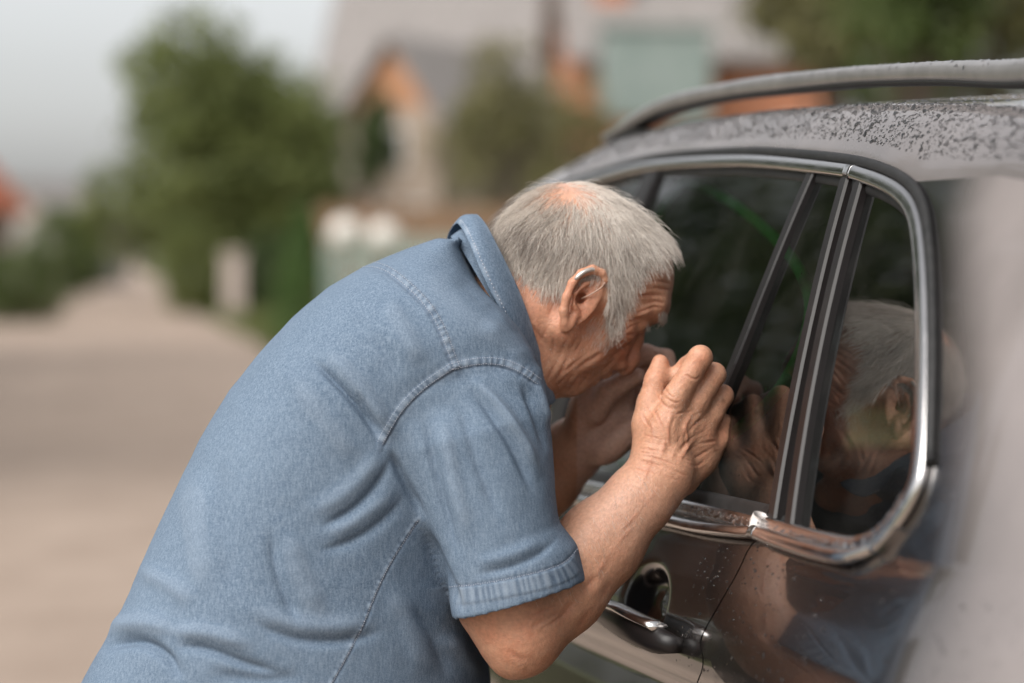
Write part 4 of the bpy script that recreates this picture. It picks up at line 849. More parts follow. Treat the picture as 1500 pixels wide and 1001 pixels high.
# back of the right hand: creases, then tendons and veins standing proud (negative depth)
for poly, w, dp in [
    ([(1002, 548), (1010, 553), (1020, 557), (1026, 550)], 1.8, .0010), ([(968, 570), (974, 582), (986, 590), (996, 590)], 1.6, .0009), ([(972, 564), (980, 580), (992, 584)], 1.5, .0008), ([(964, 578), (970, 592), (984, 600), (998, 597)], 1.7, .0010), ([(986, 600), (996, 604), (1006, 600), (1012, 594)], 1.6, .0009), ([(990, 608), (1000, 604), (1010, 604), (1020, 598)], 1.7, .0010),
    ([(1006, 570), (1008, 584), (1006, 596)], 1.6, .0007), ([(1030, 600), (1036, 590), (1040, 580)], 1.6, .0008), ([(1012, 612), (1024, 606), (1034, 600)], 1.6, .0008), ([(958, 600), (966, 616), (972, 630)], 1.8, .0008), ([(940, 604), (946, 618), (956, 632)], 1.8, .0007), ([(948, 596), (956, 610), (964, 624)], 1.6, .0007),
    ([(996, 660), (1008, 646), (1022, 636), (1036, 630)], 2.2, .0015), ([(1004, 664), (1020, 652), (1036, 648), (1050, 646)], 2.0, .0013), ([(1016, 672), (1034, 662), (1052, 652)], 2.0, .0010), ([(1000, 676), (1020, 684), (1032, 676)], 2.0, .0010), ([(992, 650), (1000, 632), (1012, 618)], 2.4, .0012), ([(974, 648), (982, 630), (988, 612)], 2.4, .0011), ([(1008, 634), (1020, 620), (1030, 612)], 2.2, .0010),
    ([(932, 674), (958, 680), (984, 688), (1006, 698)], 1.9, .0013), ([(930, 666), (958, 670), (986, 680), (1012, 690)], 1.7, .0009), ([(932, 656), (960, 660), (990, 668), (1018, 678)], 1.7, .0008), ([(936, 646), (962, 650), (990, 656)], 1.6, .0006), ([(926, 684), (950, 690), (975, 697), (996, 706)], 1.7, .0007), ([(940, 636), (962, 642), (980, 646)], 1.5, .0005), ([(934, 662), (956, 665), (976, 670)], 1.4, .0006),
    ([(930, 566), (938, 570), (950, 568)], 1.5, .0007), ([(930, 573), (940, 577), (952, 574)], 1.5, .0007), ([(950, 528), (958, 534), (968, 532)], 1.4, .0005)]: groove(poly, w, dp, 2.54)
for poly, w, dp in [([(985, 600), (976, 640), (968, 672)], 3.6, -.0016), ([(1014, 602), (998, 640), (982, 676)], 3.6, -.0016), ([(1036, 616), (1012, 648), (992, 680)], 3.4, -.0014), ([(968, 606), (980, 628), (978, 650), (990, 662)], 2.2, -.0010), ([(1000, 612), (1008, 640), (1004, 664), (1010, 684)], 2.2, -.0011), ([(950, 600), (958, 640), (954, 680), (930, 730)], 2.4, -.0008), ([(900, 790), (935, 750), (965, 716)], 2.6, -.0005), ([(870, 850), (900, 800), (930, 770)], 3.4, -.0006)]: groove(poly, w, dp, 2.5, .2)
# arm: elbow and forearm muscle lines
for poly, w, dp in [([(778, 920), (800, 908), (822, 896)], 3.0, .0014), ([(786, 928), (806, 915), (830, 898)], 2.6, .0010), ([(820, 908), (848, 872), (876, 842)], 6, .0022), ([(838, 930), (866, 894), (900, 846)], 5, .0009), ([(776, 905), (800, 892), (826, 880)], 2.6, .0007), ([(745, 950), (756, 962), (772, 968)], 4, .0010), ([(735, 930), (748, 944), (758, 950)], 4, .0008)]: groove(poly, w, dp, 2.46)
rgh = vnoise(BV, 90, 1) * .5 + vnoise(BV, 210, 2) * .3
headish = (BV - HO) @ HU > -.16
disp += rgh * np.where(headish & (bD > 2.5), .00035, .00045)
BV = BV + BN * disp[:, None]
# skin colouring: tan, flush, spots; far palm paler, also lightened against its shade
def blob(x, y, rx, ry=None): ry = ry or rx; return np.exp(-((bx - x) / rx) ** 2 - ((by - y) / ry) ** 2)
flush = .7 * blob(928, 530, 22, 30) + .6 * blob(850, 440, 26, 50) * near_head + .45 * blob(905, 505, 40) + .35 * blob(760, 950, 60) + .5 * blob(760, 430, 50, 90) + .3 * blob(1030, 530, 30) + .35 * blob(1050, 640, 26) + .25 * blob(975, 430, 30)
flush += .22 * vnoise(BV, 55, 4) + .16 * vnoise(BV, 130, 5)
spots = np.clip((vnoise(BV, 95, 8) + .6 * vnoise(BV, 210, 9) - .78) * 2.6, 0, 1) * (.55 * ((bx > 920) & (by > 560) & (by < 690)) + .25)
scalp = np.clip(((BV - HO) @ HU) / KP / 50 - .35, 0, 1) * np.clip(1.3 - ((BV - HO) @ HF) / KP / 100, 0, 1)
pale = np.clip(scalp + .5 * blob(900, 740, 60, 60) * (bD < 2.6) + .75 * ((bD > 2.655) & (bx > 845) & (by > 500) & (~headish | (bD > 2.675))), 0, 1)
SKIN = mat('skin', (.45, .25, .17), .48, 0, **{'Subsurface Weight': .22, 'Subsurface Scale': .006, 'Subsurface Radius': (1.0, .42, .25), 'Specular IOR Level': .42})
def A_(m, n): a = nd(m, 'ShaderNodeAttribute'); a.attribute_name = n; return a
def mixc(m, fac, c1, c2):
    x = nd(m, 'ShaderNodeMix', data_type='RGBA')
    (lk(m, fac, x.inputs[0]) if not isinstance(fac, float) else setattr(x.inputs[0], 'default_value', fac))
    for sck, c in ((x.inputs[6], c1), (x.inputs[7], c2)):
        if isinstance(c, tuple): sck.default_value = (*c, 1)
        else: lk(m, c, sck)
    return x.outputs[2]
_tc = nd(SKIN, 'ShaderNodeTexCoord'); _n = nd(SKIN, 'ShaderNodeTexNoise'); _n.inputs['Scale'].default_value = 260; _n.inputs['Detail'].default_value = 4; lk(SKIN, _tc.outputs['Object'], _n.inputs[0])
c = mixc(SKIN, A_(SKIN, 'flush').outputs['Fac'], (.51, .268, .170), (.48, .185, .105)); c = mixc(SKIN, A_(SKIN, 'pale').outputs['Fac'], c, (.60, .375, .29)); c = mixc(SKIN, A_(SKIN, 'spots').outputs['Fac'], c, (.27, .125, .07))
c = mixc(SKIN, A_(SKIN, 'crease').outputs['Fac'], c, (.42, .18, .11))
_mr = nd(SKIN, 'ShaderNodeMapRange'); _mr.inputs['From Min'].default_value = .3; _mr.inputs['From Max'].default_value = .7; _mr.inputs['To Min'].default_value = .86; _mr.inputs['To Max'].default_value = 1.12; lk(SKIN, _n.outputs[0], _mr.inputs[0])
_hv = nd(SKIN, 'ShaderNodeHueSaturation'); lk(SKIN, c, _hv.inputs['Color']); lk(SKIN, _mr.outputs[0], _hv.inputs['Value']); lk(SKIN, _hv.outputs[0], bsdf(SKIN).inputs['Base Color'])
_v = nd(SKIN, 'ShaderNodeTexVoronoi'); _v.inputs['Scale'].default_value = 620; lk(SKIN, _tc.outputs['Object'], _v.inputs[0]); _ad = nd(SKIN, 'ShaderNodeMath', operation='ADD'); lk(SKIN, _v.outputs['Distance'], _ad.inputs[0]); lk(SKIN, _n.outputs[0], _ad.inputs[1])
_bp = nd(SKIN, 'ShaderNodeBump'); _bp.inputs['Strength'].default_value = .55; _bp.inputs['Distance'].default_value = .0006; lk(SKIN, _ad.outputs[0], _bp.inputs['Height']); lk(SKIN, _bp.outputs[0], bsdf(SKIN).inputs['Normal'])

man = thing('person', 'man in a blue denim shirt bending forward to look into the car window, hands cupped', 'person', (float(P(480, 500, 2.55)[0]), 2.53, 0))
body = adopt(mk('body', BV, BF, SKIN), man)
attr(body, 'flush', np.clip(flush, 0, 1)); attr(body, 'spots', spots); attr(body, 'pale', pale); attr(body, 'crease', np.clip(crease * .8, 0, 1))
BT = BVHTree.FromPolygons(BV.tolist(), BF.tolist())
# eyes
EYE = mat('eyeball', (.75, .70, .66), .1); IRIS = mat('iris', (.06, .05, .045), .1)
for s in (-1, 1):
    c = L(111, -35.5, 41 * s); a = np.linspace(0, math.pi, 13); r = 16 * KP; ax = HF
    V, F = tube(c + (-np.cos(a) * r)[:, None] * ax, np.maximum(.0002, r * np.sin(a)), 20); eo = adopt(mk('eyeball', V, F, EYE), man)
    a = np.linspace(0, .55, 5); V, F = tube(c + (np.cos(a[::-1]) * (r + .0004))[:, None] * ax, np.maximum(.0002, (r + .0003) * np.sin(a[::-1])), 18); io = mk('iris', V, F, IRIS); io.parent = eo; pass
# hearing aid behind the right ear with its thin tube to the canal
SILV = mat('aid_shell', (.55, .50, .46), .3, .6)
V, F = tube(smooth_line([EH(842, 410, 108), EH(850, 402, 109), EH(860, 396, 109), EH(870, 394.5, 106), EH(875, 396, 103)], 16, 2), np.interp(np.linspace(0, 1, 16), [0, .15, .8, 1], [1.6, 3.6, 3.2, 1.2]) * KP, 10)
ha = adopt(mk('hearing_aid', V, F, SILV), man)
V, F = tube(smooth_line([EH(886, 414, 107), EH(882, 421, 104), EH(868, 430, 102), EH(856, 436, 98), EH(851, 438, 90)], 18, 2), 1.1 * KP, 7); to = mk('sound_tube', V, F, mat('aid_tube', (.42, .27, .2), .35)); to.parent = ha; pass
# finger nails
NAIL = mat('nail', (.62, .38, .30), .25)
# ------------------------------------------------------------------ hair: strands rooted on the scalp, combed by guides
hx, hy = None, None
side_in = ((BV - HC) @ RV); nearV = np.where((side_in < 0)[:, None], MIR(BV), BV); hx, hy, _ = proj(nearV)
hair_poly = [(715, 330), (728, 372), (748, 388), (772, 402), (800, 416), (826, 418), (838, 404), (852, 391), (872, 386), (889, 394), (892, 420), (888, 446), (886, 470), (896, 484), (908, 478), (916, 452), (922, 428), (928, 408), (938, 390), (952, 372), (962, 352), (972, 330), (985, 300), (940, 250), (850, 235), (760, 250), (715, 290)]
inh = in_poly(hx, hy, hair_poly) & (((BV - HO) @ HU) / KP > -125) & (((BV - HO) @ HF) / KP < 118)
bald = np.exp(-((hx - 836) / 56) ** 2 - ((hy - 280) / 23) ** 2)
tri = np.concatenate([BF[:, [0, 1, 2]], BF[:, [0, 2, 3]]]); tri = tri[inh[tri].all(1)]
ar = np.linalg.norm(np.cross(BV[tri[:, 1]] - BV[tri[:, 0]], BV[tri[:, 2]] - BV[tri[:, 0]]), axis=1)
dens = (1 - .93 * bald)[tri].mean(1); edge_soft = 1.0
guides = A([(735, 320, -.75, .35), (722, 350, -.75, .75), (745, 372, -.35, .95), (760, 300, -.70, .55), (780, 345, -.62, .80), (800, 385, -.35, .95), (820, 310, -.50, .85), (835, 360, -.38, .92), (870, 310, -.12, 1.0), (868, 370, -.22, 1.0), (900, 290, .35, .9), (905, 340, .05, 1.0), (900, 400, .10, 1.0), (893, 440, .06, 1.0), (905, 465, -.05, 1.0), (930, 300, .72, .62), (940, 340, .45, .9), (945, 372, .40, .95), (965, 315, .80, .62), (975, 335, .70, .80), (850, 268, .45, .35), (800, 275, -.4, .5), (920, 410, .25, .95)], float)
def comb(p, near):                   # 3-D direction from the guides, mirrored for the far side
    x, y, _ = proj(near); w = 1 / (((x[:, None] - guides[:, 0]) ** 2 + (y[:, None] - guides[:, 1]) ** 2) + 60) ** 1.3
    d = (w @ guides[:, 2:]) / w.sum(1)[:, None]; d /= np.linalg.norm(d, axis=1)[:, None] + 1e-9
    return d[:, :1] * (FV / .97) - d[:, 1:] * ZV
def strands(name, roots, nrm, length, lift, seed, r0=.00016, npts=7, direct=None, curl=.25, clump=0., parent=man, m=None, shade=None, hug=.0):
    rg = np.random.default_rng(seed); n = len(roots); pos = roots.copy(); pts = [pos.copy()]
    step = length / (npts - 1); prev = None; cl = vnoise(roots, 120, seed) if clump else None; jit = rg.normal(size=(n, 3)) * curl
    cvec = np.stack([vnoise(roots, 75, seed + 1), vnoise(roots, 75, seed + 2), vnoise(roots, 75, seed + 3)], 1) * clump
    for k in range(npts - 1):
        t = k / (npts - 1)
        d = direct(pos) if callable(direct) else direct
        d = d + jit * (.5 + t) * .5 + cvec; d = d - nrm * ((d * nrm).sum(1) * (1 - .15 * t))[:, None]; d /= np.linalg.norm(d, axis=1)[:, None] + 1e-9
        d = d + nrm * (lift * (1 - 1.25 * t))[:, None] - ZV * (.10 + .5 * (length > .042))[:, None] * t; d /= np.linalg.norm(d, axis=1)[:, None]
        pos = pos + d * step[:, None]
        if k % 2 == 1 or k == npts - 2:          # stay outside the head
            sidep = ((pos - HO) @ HAX.T) / KP
            e = np.sqrt(((sidep[:, 0] - 4) / 126) ** 2 + ((sidep[:, 1] + 6) / 97) ** 2 + (sidep[:, 2] / 97) ** 2)
            bad = (e < 1.012) & (sidep[:, 1] > -30) & (sidep[:, 0] < 100)
            pos = np.where(bad[:, None], HO + (pos - HO) * (1.014 / np.maximum(e, .5))[:, None], pos)
        pts.append(pos.copy())
    S = np.stack(pts, 1); T = np.gradient(S, axis=1); T /= np.linalg.norm(T, axis=2)[..., None] + 1e-9
    U = np.cross(T, A([.2, .9, .3])); U /= np.linalg.norm(U, axis=2)[..., None] + 1e-9; W = np.cross(T, U)
    rad = (r0 * rg.uniform(.7, 1.3, n))[:, None] * np.r_[np.linspace(1, .8, npts - 1), .15][None]
    V = np.stack([S + rad[..., None] * (math.cos(a) * U + math.sin(a) * W) for a in (0, 2.094, 4.189)], 2).reshape(-1, 3)
    i = np.arange(n)[:, None, None] * npts * 3 + np.arange(npts - 1)[None, :, None] * 3; j = np.arange(3)[None, None]; j2 = (j + 1) % 3
    F = np.stack([i + j, i + j2, i + 3 + j2, i + 3 + j], -1).reshape(-1, 4)
    o = adopt(mk(name, V, F, m), parent); attr(o, 'shade', np.repeat(shade if shade is not None else rg.random(n), npts * 3)); return o
HAIR = mat('grey_hair', (.5, .46, .42), .38, 0, **{'Specular IOR Level': .5, 'Subsurface Weight': .0})
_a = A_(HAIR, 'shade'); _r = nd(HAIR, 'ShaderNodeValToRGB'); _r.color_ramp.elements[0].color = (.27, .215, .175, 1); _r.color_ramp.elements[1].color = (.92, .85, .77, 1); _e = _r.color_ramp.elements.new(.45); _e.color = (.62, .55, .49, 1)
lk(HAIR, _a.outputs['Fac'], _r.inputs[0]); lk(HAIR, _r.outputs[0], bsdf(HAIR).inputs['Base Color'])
_tr = nd(HAIR, 'ShaderNodeBsdfTranslucent'); _mx = nd(HAIR, 'ShaderNodeMixShader'); _mx.inputs[0].default_value = .28; lk(HAIR, _r.outputs[0], _tr.inputs[0]); lk(HAIR, bsdf(HAIR).outputs[0], _mx.inputs[1]); lk(HAIR, _tr.outputs[0], _mx.inputs[2]); lk(HAIR, _mx.outputs[0], HAIR.node_tree.nodes['Material Output'].inputs[0])
def roots_on(trs, w, n, seed):
    rg = np.random.default_rng(seed); k = rg.choice(len(trs), n, p=w / w.sum()); a, b = rg.random(n), rg.random(n); f = a + b > 1; a[f], b[f] = 1 - a[f], 1 - b[f]
    t = trs[k]; p = BV[t[:, 0]] + a[:, None] * (BV[t[:, 1]] - BV[t[:, 0]]) + b[:, None] * (BV[t[:, 2]] - BV[t[:, 0]])
    nn = BN[t].mean(1); nn /= np.linalg.norm(nn, axis=1)[:, None]; return p, nn
nh = 21000
rp, rn = roots_on(tri, ar * dens, nh, 5); sgn = np.sign((rp - HC) @ RV); nearp = np.where((sgn < 0)[:, None], MIR(rp), rp)
gx, gy, _ = proj(nearp)
dirs = comb(rp, nearp)
front = np.clip((gx - 935) / 40, 0, 1) * (gy < 372); burn = np.exp(-((gx - 898) / 16) ** 2 - ((gy - 455) / 32) ** 2); nape = np.exp(-((gx - 770) / 40) ** 2 - ((gy - 385) / 22) ** 2); back = np.exp(-((gx - 730) / 26) ** 2 - ((gy - 320) / 40) ** 2)
rg = np.random.default_rng(6)
ln = (.027 + .020 * front - .010 * burn - .006 * nape - .006 * back - .008 * np.exp(-((gx - 838) / 50) ** 2 - ((gy - 285) / 24) ** 2)) * rg.uniform(.65, 1.2, nh)
lift = .26 + .34 * back + .16 * front - .10 * burn + .05 * rg.normal(size=nh)
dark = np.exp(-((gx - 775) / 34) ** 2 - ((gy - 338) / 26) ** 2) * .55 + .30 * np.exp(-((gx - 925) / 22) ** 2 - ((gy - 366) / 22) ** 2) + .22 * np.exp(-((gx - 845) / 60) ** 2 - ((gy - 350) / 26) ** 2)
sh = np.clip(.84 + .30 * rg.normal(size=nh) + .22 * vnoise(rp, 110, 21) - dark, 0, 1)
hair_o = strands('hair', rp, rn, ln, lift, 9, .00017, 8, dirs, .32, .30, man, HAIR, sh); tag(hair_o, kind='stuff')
p2, n2 = roots_on(tri, ar * dens, 1500, 15); q_ = np.where((((p2 - HC) @ RV) < 0)[:, None], MIR(p2), p2); r2 = np.random.default_rng(16)
tag(strands('flyaway_hair', p2, n2, .026 * r2.uniform(.6, 1.3, 1500), np.full(1500, .75) + .2 * r2.normal(size=1500), 17, .00011, 7, comb(p2, q_), .75, .3, man, HAIR, np.clip(.9 + .1 * r2.normal(size=1500), 0, 1)), kind='stuff')
# brows, lashes, whiskers at the cheek, down on the forearm
def patch(name, cond, n, length, d3, lift_, seed, r0, sh_, curl=.35):
    t = np.concatenate([BF[:, [0, 1, 2]], BF[:, [0, 2, 3]]]); t = t[cond[t].all(1)]
    if len(t) < 3: print('no roots', name); return
    a = np.linalg.norm(np.cross(BV[t[:, 1]] - BV[t[:, 0]], BV[t[:, 2]] - BV[t[:, 0]]), axis=1); p, nn = roots_on(t, a, n, seed); q = np.random.default_rng(seed)
    sg = np.sign((p - HC) @ RV)[:, None]; d = np.broadcast_to(A(d3, float), p.shape).copy()
    return tag(strands(name, p, nn, length * q.uniform(.5, 1.25, n), np.full(n, lift_), seed, r0, 5, d, curl, .3, man, HAIR, np.clip(sh_ + .18 * q.normal(size=n), 0, 1)), kind='stuff')
lf_, lu_, lr_ = ((BV - HO) @ HF) / KP, ((BV - HO) @ HU) / KP, ((BV - HO) @ RV) / KP
patch('eyebrow', (np.abs(lu_ - (-4 - .10 * (np.abs(lr_) - 40))) < 7) & (lf_ > 96) & (np.abs(lr_) > 12) & (np.abs(lr_) < 66), 300, .0105, .75 * HF - .5 * HU, .4, 61, .00020, .80)
patch('eyelash', (np.abs(lu_ + 33) < 2.5) & (lf_ > 118) & (np.abs(np.abs(lr_) - 43) < 16), 70, .008, .9 * HF - .3 * HU, .9, 62, .00013, .55)
patch('cheek_whiskers', in_poly(hx, hy, [(868, 462), (890, 470), (912, 478), (918, 500), (890, 512), (866, 500), (858, 480)]) & (np.abs(lr_) > 30), 420, .010, -.8 * ZV - .55 * FV, .32, 63, .00012, .85)
patch('stubble', (lu_ < -95) & (lf_ > 25) & (bx > 780) & headish & (bD < 2.75) & (by < 620), 1500, .0022, -.5 * ZV + .4 * HF, .6, 64, .00010, .85)
patch('arm_hair', in_poly(bx, by, [(780, 880), (850, 770), (925, 690), (985, 700), (930, 770), (850, 880)]) & (bD < 2.62), 420, .0085, A([.45, 0, -.9]), .28, 65, .00009, .45)
# ------------------------------------------------------------------ denim shirt: trunk, sleeves, collar, seams
SV = Vol((-.47, 2.24, .78), (.14, 2.96, 1.50), .0032)
class Loft:                          # a tube along an axis in the picture plane; its edges are the shirt's outline, its depth the body's width
    def __init__(s, O, a, Dref, left, right, wid, Dc, shear, p=2.3):
        s.O = A(O, float); s.a = nz(a); s.b = A([-s.a[1], s.a[0]]); s.Dr = Dref; s.p = p; s.shear = shear
        q = lambda pts: (lambda r: np.stack([r @ s.a, r @ s.b], 1)[np.argsort(r @ s.a)])(A(pts, float) - s.O)
        s.L, s.R = q(left), q(right); s.w = A(wid, float); s.Dc = A(Dc, float)
    def coords(s, X, Y, Z):
        x, y, z = X - C0[0], Y - C0[1], Z - C0[2]; D = y * CF[1] + z * CF[2]; k = FPX / s.Dr
        ix = 750 + x * k - s.O[0]; iy = 500.5 - (y * CU[1] + z * CU[2]) * k - s.O[1]
        return ix * s.a[0] + iy * s.a[1], ix * s.b[0] + iy * s.b[1], D
    def f(s, X, Y, Z, off=0., t0=None, t1=None):
        t, v, D = s.coords(X, Y, Z); k = s.Dr / FPX; shp = t.shape; tf = t.ravel()
        vl = np.interp(tf, s.L[:, 0], s.L[:, 1]).reshape(shp); vr = np.interp(tf, s.R[:, 0], s.R[:, 1]).reshape(shp)
        c = (vl + vr) / 2; hv = (vr - vl) / 2 * k + off; w = np.interp(tf, s.w[:, 0], s.w[:, 1]).reshape(shp) + off; Dc = np.interp(tf, s.Dc[:, 0], s.Dc[:, 1]).reshape(shp)
        av = np.abs(v - c) * k / np.maximum(hv, .004); ad = np.abs(D - Dc - s.shear * (v - c) * k) / np.maximum(w, .004)
        d = ((av ** s.p + ad ** s.p) ** (1 / s.p) - 1) * np.minimum(np.maximum(hv, .004), np.maximum(w, .004))
        if t0 is not None: d = np.maximum(d, (t0 - t) * k)
        if t1 is not None: d = np.maximum(d, (t - t1) * k)
        return d
lo_, hi_ = SV.lo, SV.lo + SV.res * (SV.n - 1)
trunk = Loft((423, 1001), (.5, -.866), 2.56,
    [(60, 1175), (90, 1090), (128, 1001), (165, 932), (190, 890), (215, 830), (240, 770), (270, 706), (300, 640), (340, 572), (385, 514), (430, 464), (480, 421), (530, 391), (600, 361), (640, 348), (662, 352)],
    [(700, 1200), (722, 1100), (718, 1001), (706, 930), (702, 880), (706, 800), (722, 720), (760, 640), (788, 575), (792, 528), (762, 486), (730, 450), (704, 418), (686, 388), (672, 362)],
    [(-250, .175), (-100, .185), (60, .195), (250, .200), (420, .207), (520, .202), (580, .180), (620, .145), (650, .11), (680, .08), (700, .05)],
    [(-250, 2.565), (0, 2.565), (300, 2.585), (500, 2.60), (700, 2.615)], .22)
SV.op(lambda X, Y, Z: trunk.f(X, Y, Z, 0, -260, 690), lo_, hi_, .01)
sleeve = Loft((757, 875), (-.264, -.965), 2.46,
    [(664, 905), (661, 890), (656, 865), (640, 810), (612, 745), (585, 690), (562, 640), (560, 590), (585, 545), (620, 520), (650, 505)],
    [(858, 850), (853, 828), (845, 798), (820, 766), (815, 735), (812, 690), (808, 640), (802, 585), (792, 545), (765, 515), (735, 500), (700, 497)],
    [(-30, .066), (20, .067), (120, .069), (250, .072), (320, .066), (370, .045), (400, .02)],
    [(-30, 2.452), (60, 2.455), (250, 2.460), (380, 2.48)], .14, 2.15)
b0, b1 = A([-.14, 2.28, 1.02]), A([.09, 2.60, 1.40])
SV.op(lambda X, Y, Z: sleeve.f(X, Y, Z, 0, -3, 395), b0, b1, .016)
# shoulder and yoke swelling over to the collar
SV.chain([P(694, 536, 2.475), P(716, 522, 2.54)], [.046, .036], .035); SV.ell(P(612, 526, 2.50), [nz(P(700, 450, 2.5) - P(600, 540, 2.5)), CF, nz(P(690, 560, 2.5) - P(620, 460, 2.5))], (.085, .085, .045), .05)
# far sleeve
sh2, el2 = MIR(P(690, 560, 2.47)), P(742, 760, 2.82)
SV.chain([sh2, (sh2 * .35 + el2 * .65)], [.082, .070], .03)
SV.chain([MIR(P(694, 536, 2.475)), MIR(P(716, 522, 2.54))], [.046, .036], .035)
# open the near cuff, the far cuff and the neck hole
SV.op(lambda X, Y, Z: sleeve.f(X, Y, Z, -.0075, -60, 36), b0, b1, .003, 'sub')
SV.cone(sh2 * .5 + el2 * .5, sh2 * .05 + el2 * .95, .062, .066, .004, 'sub')
SV.chain([P(735, 430, 2.605), P(790, 470, 2.62), P(850, 520, 2.64)], [.052, .062, .07], .006, 'sub')
TV, TF = SV.mesh(); del SV
TV = lap(TV, TF, 2, .4); TV, TF = subdivide(TV, TF); TN = normals(TV, TF); tx, ty, tD = proj(TV); _m = (ty > 800) & (ty < 850) & (tx > 640); print('cuff', tx[_m].max(), tD[_m & (tx > tx[_m].max() - 4)].mean()); tvis = np.clip((TN @ -CF) * 2.5 + .5, 0, 1); td = np.zeros(len(TV))
def sel(poly, m): p = A(poly); return np.where((tx > p[:, 0].min() - m) & (tx < p[:, 0].max() + m) & (ty > p[:, 1].min() - m) & (ty < p[:, 1].max() + m) & (tvis > .02))[0]
def fold(poly, w, h, asym=0., fade=.3):  # h > 0 ridge, h < 0 valley; asym makes one flank steeper
    global td
    m = sel(poly, 5 * w); p = smooth_line(poly, max(8, 5 * len(poly)), 3); d, s, r, Lt = stroke(tx[m], ty[m], p); e = np.clip(np.minimum(r, Lt - r) / (fade * Lt), 0, 1); e = e * e * (3 - 2 * e)
    q = d * s / w; g = np.exp(-q * q) * (1 + asym * np.tanh(q * 2)); td[m] += e * 1.35 * h * g * tvis[m]
for a in [
    ([(452, 520), (490, 556), (530, 600), (566, 655)], 6, -.0055, .4), ([(468, 503), (520, 556), (560, 610), (582, 650)], 13, .0042), ([(520, 572), (540, 605), (562, 640)], 4, -.0028), ([(420, 530), (455, 590), (500, 650), (540, 680)], 20, .0020),
    ([(578, 662), (562, 702), (522, 748), (465, 778)], 7, -.0032, .4), ([(562, 648), (540, 690), (500, 730), (445, 755)], 14, .0028), ([(600, 722), (570, 760), (520, 796), (460, 812)], 8, -.0026, .4), ([(590, 700), (560, 735), (512, 770), (460, 790)], 12, .0022), ([(570, 655), (592, 705), (622, 765)], 6, -.0055), ([(614, 764), (655, 850), (682, 905)], 8, -.0055),
    ([(332, 640), (322, 720), (330, 800), (354, 895)], 20, -.0028, .3), ([(292, 680), (286, 770), (302, 880)], 22, .0026), ([(392, 770), (402, 850), (440, 925)], 9, -.0028, -.4), ([(420, 765), (436, 840), (480, 910)], 15, .0024), ([(360, 900), (420, 935), (500, 940), (570, 920)], 9, -.0030, .4), ([(350, 880), (420, 915), (500, 920), (560, 902)], 14, .0028),
    ([(138, 952), (190, 932), (240, 950), (272, 1000)], 9, -.0060, .4), ([(150, 925), (205, 908), (262, 926)], 13, .0046), ([(250, 945), (300, 946), (360, 972), (420, 985)], 8, -.0042, .4), ([(236, 925), (310, 925), (380, 952)], 12, .0038), ([(300, 985), (380, 1000), (450, 990)], 12, -.0034), ([(600, 880), (640, 930), (664, 1000)], 12, -.0028, .3), ([(565, 850), (604, 920), (626, 1000)], 16, .0024), ([(640, 930), (680, 960), (705, 1000)], 11, .003), ([(196, 830), (240, 850), (290, 885)], 14, .0028),
    # near sleeve
    ([(690, 548), (730, 588), (768, 640), (796, 704)], 9, .0042, .4), ([(684, 562), (722, 608), (756, 660), (786, 732)], 7, -.0038), ([(640, 585), (655, 650), (668, 720), (692, 805)], 12, .0030), ([(622, 600), (634, 670), (654, 750), (676, 825)], 8, -.0036, .3), ([(668, 575), (690, 640), (708, 700), (740, 770)], 10, -.0022, .3), ([(762, 556), (784, 604), (803, 668)], 6, -.0038), ([(780, 552), (796, 590), (804, 630)], 5, .0034), ([(690, 842), (745, 832), (792, 812), (822, 780)], 6, -.0018, .3), ([(690, 826), (745, 815), (800, 790)], 9, .0018),
    # yoke and shoulder
    ([(590, 380), (640, 420), (700, 470), (760, 530)], 30, .0022), ([(660, 400), (700, 440), (740, 470)], 14, -.0018), ([(700, 470), (740, 500), (780, 540)], 12, .0025), ([(560, 430), (590, 480), (620, 540)], 18, .0025), ([(500, 440), (540, 480), (590, 560)], 20, -.0018)]: fold(*a)
td += (.0008 * vnoise(TV, 11, 3) + .0006 * vnoise(TV * A([1, 1, .5]), 30, 4) + .0003 * vnoise(TV, 80, 5))
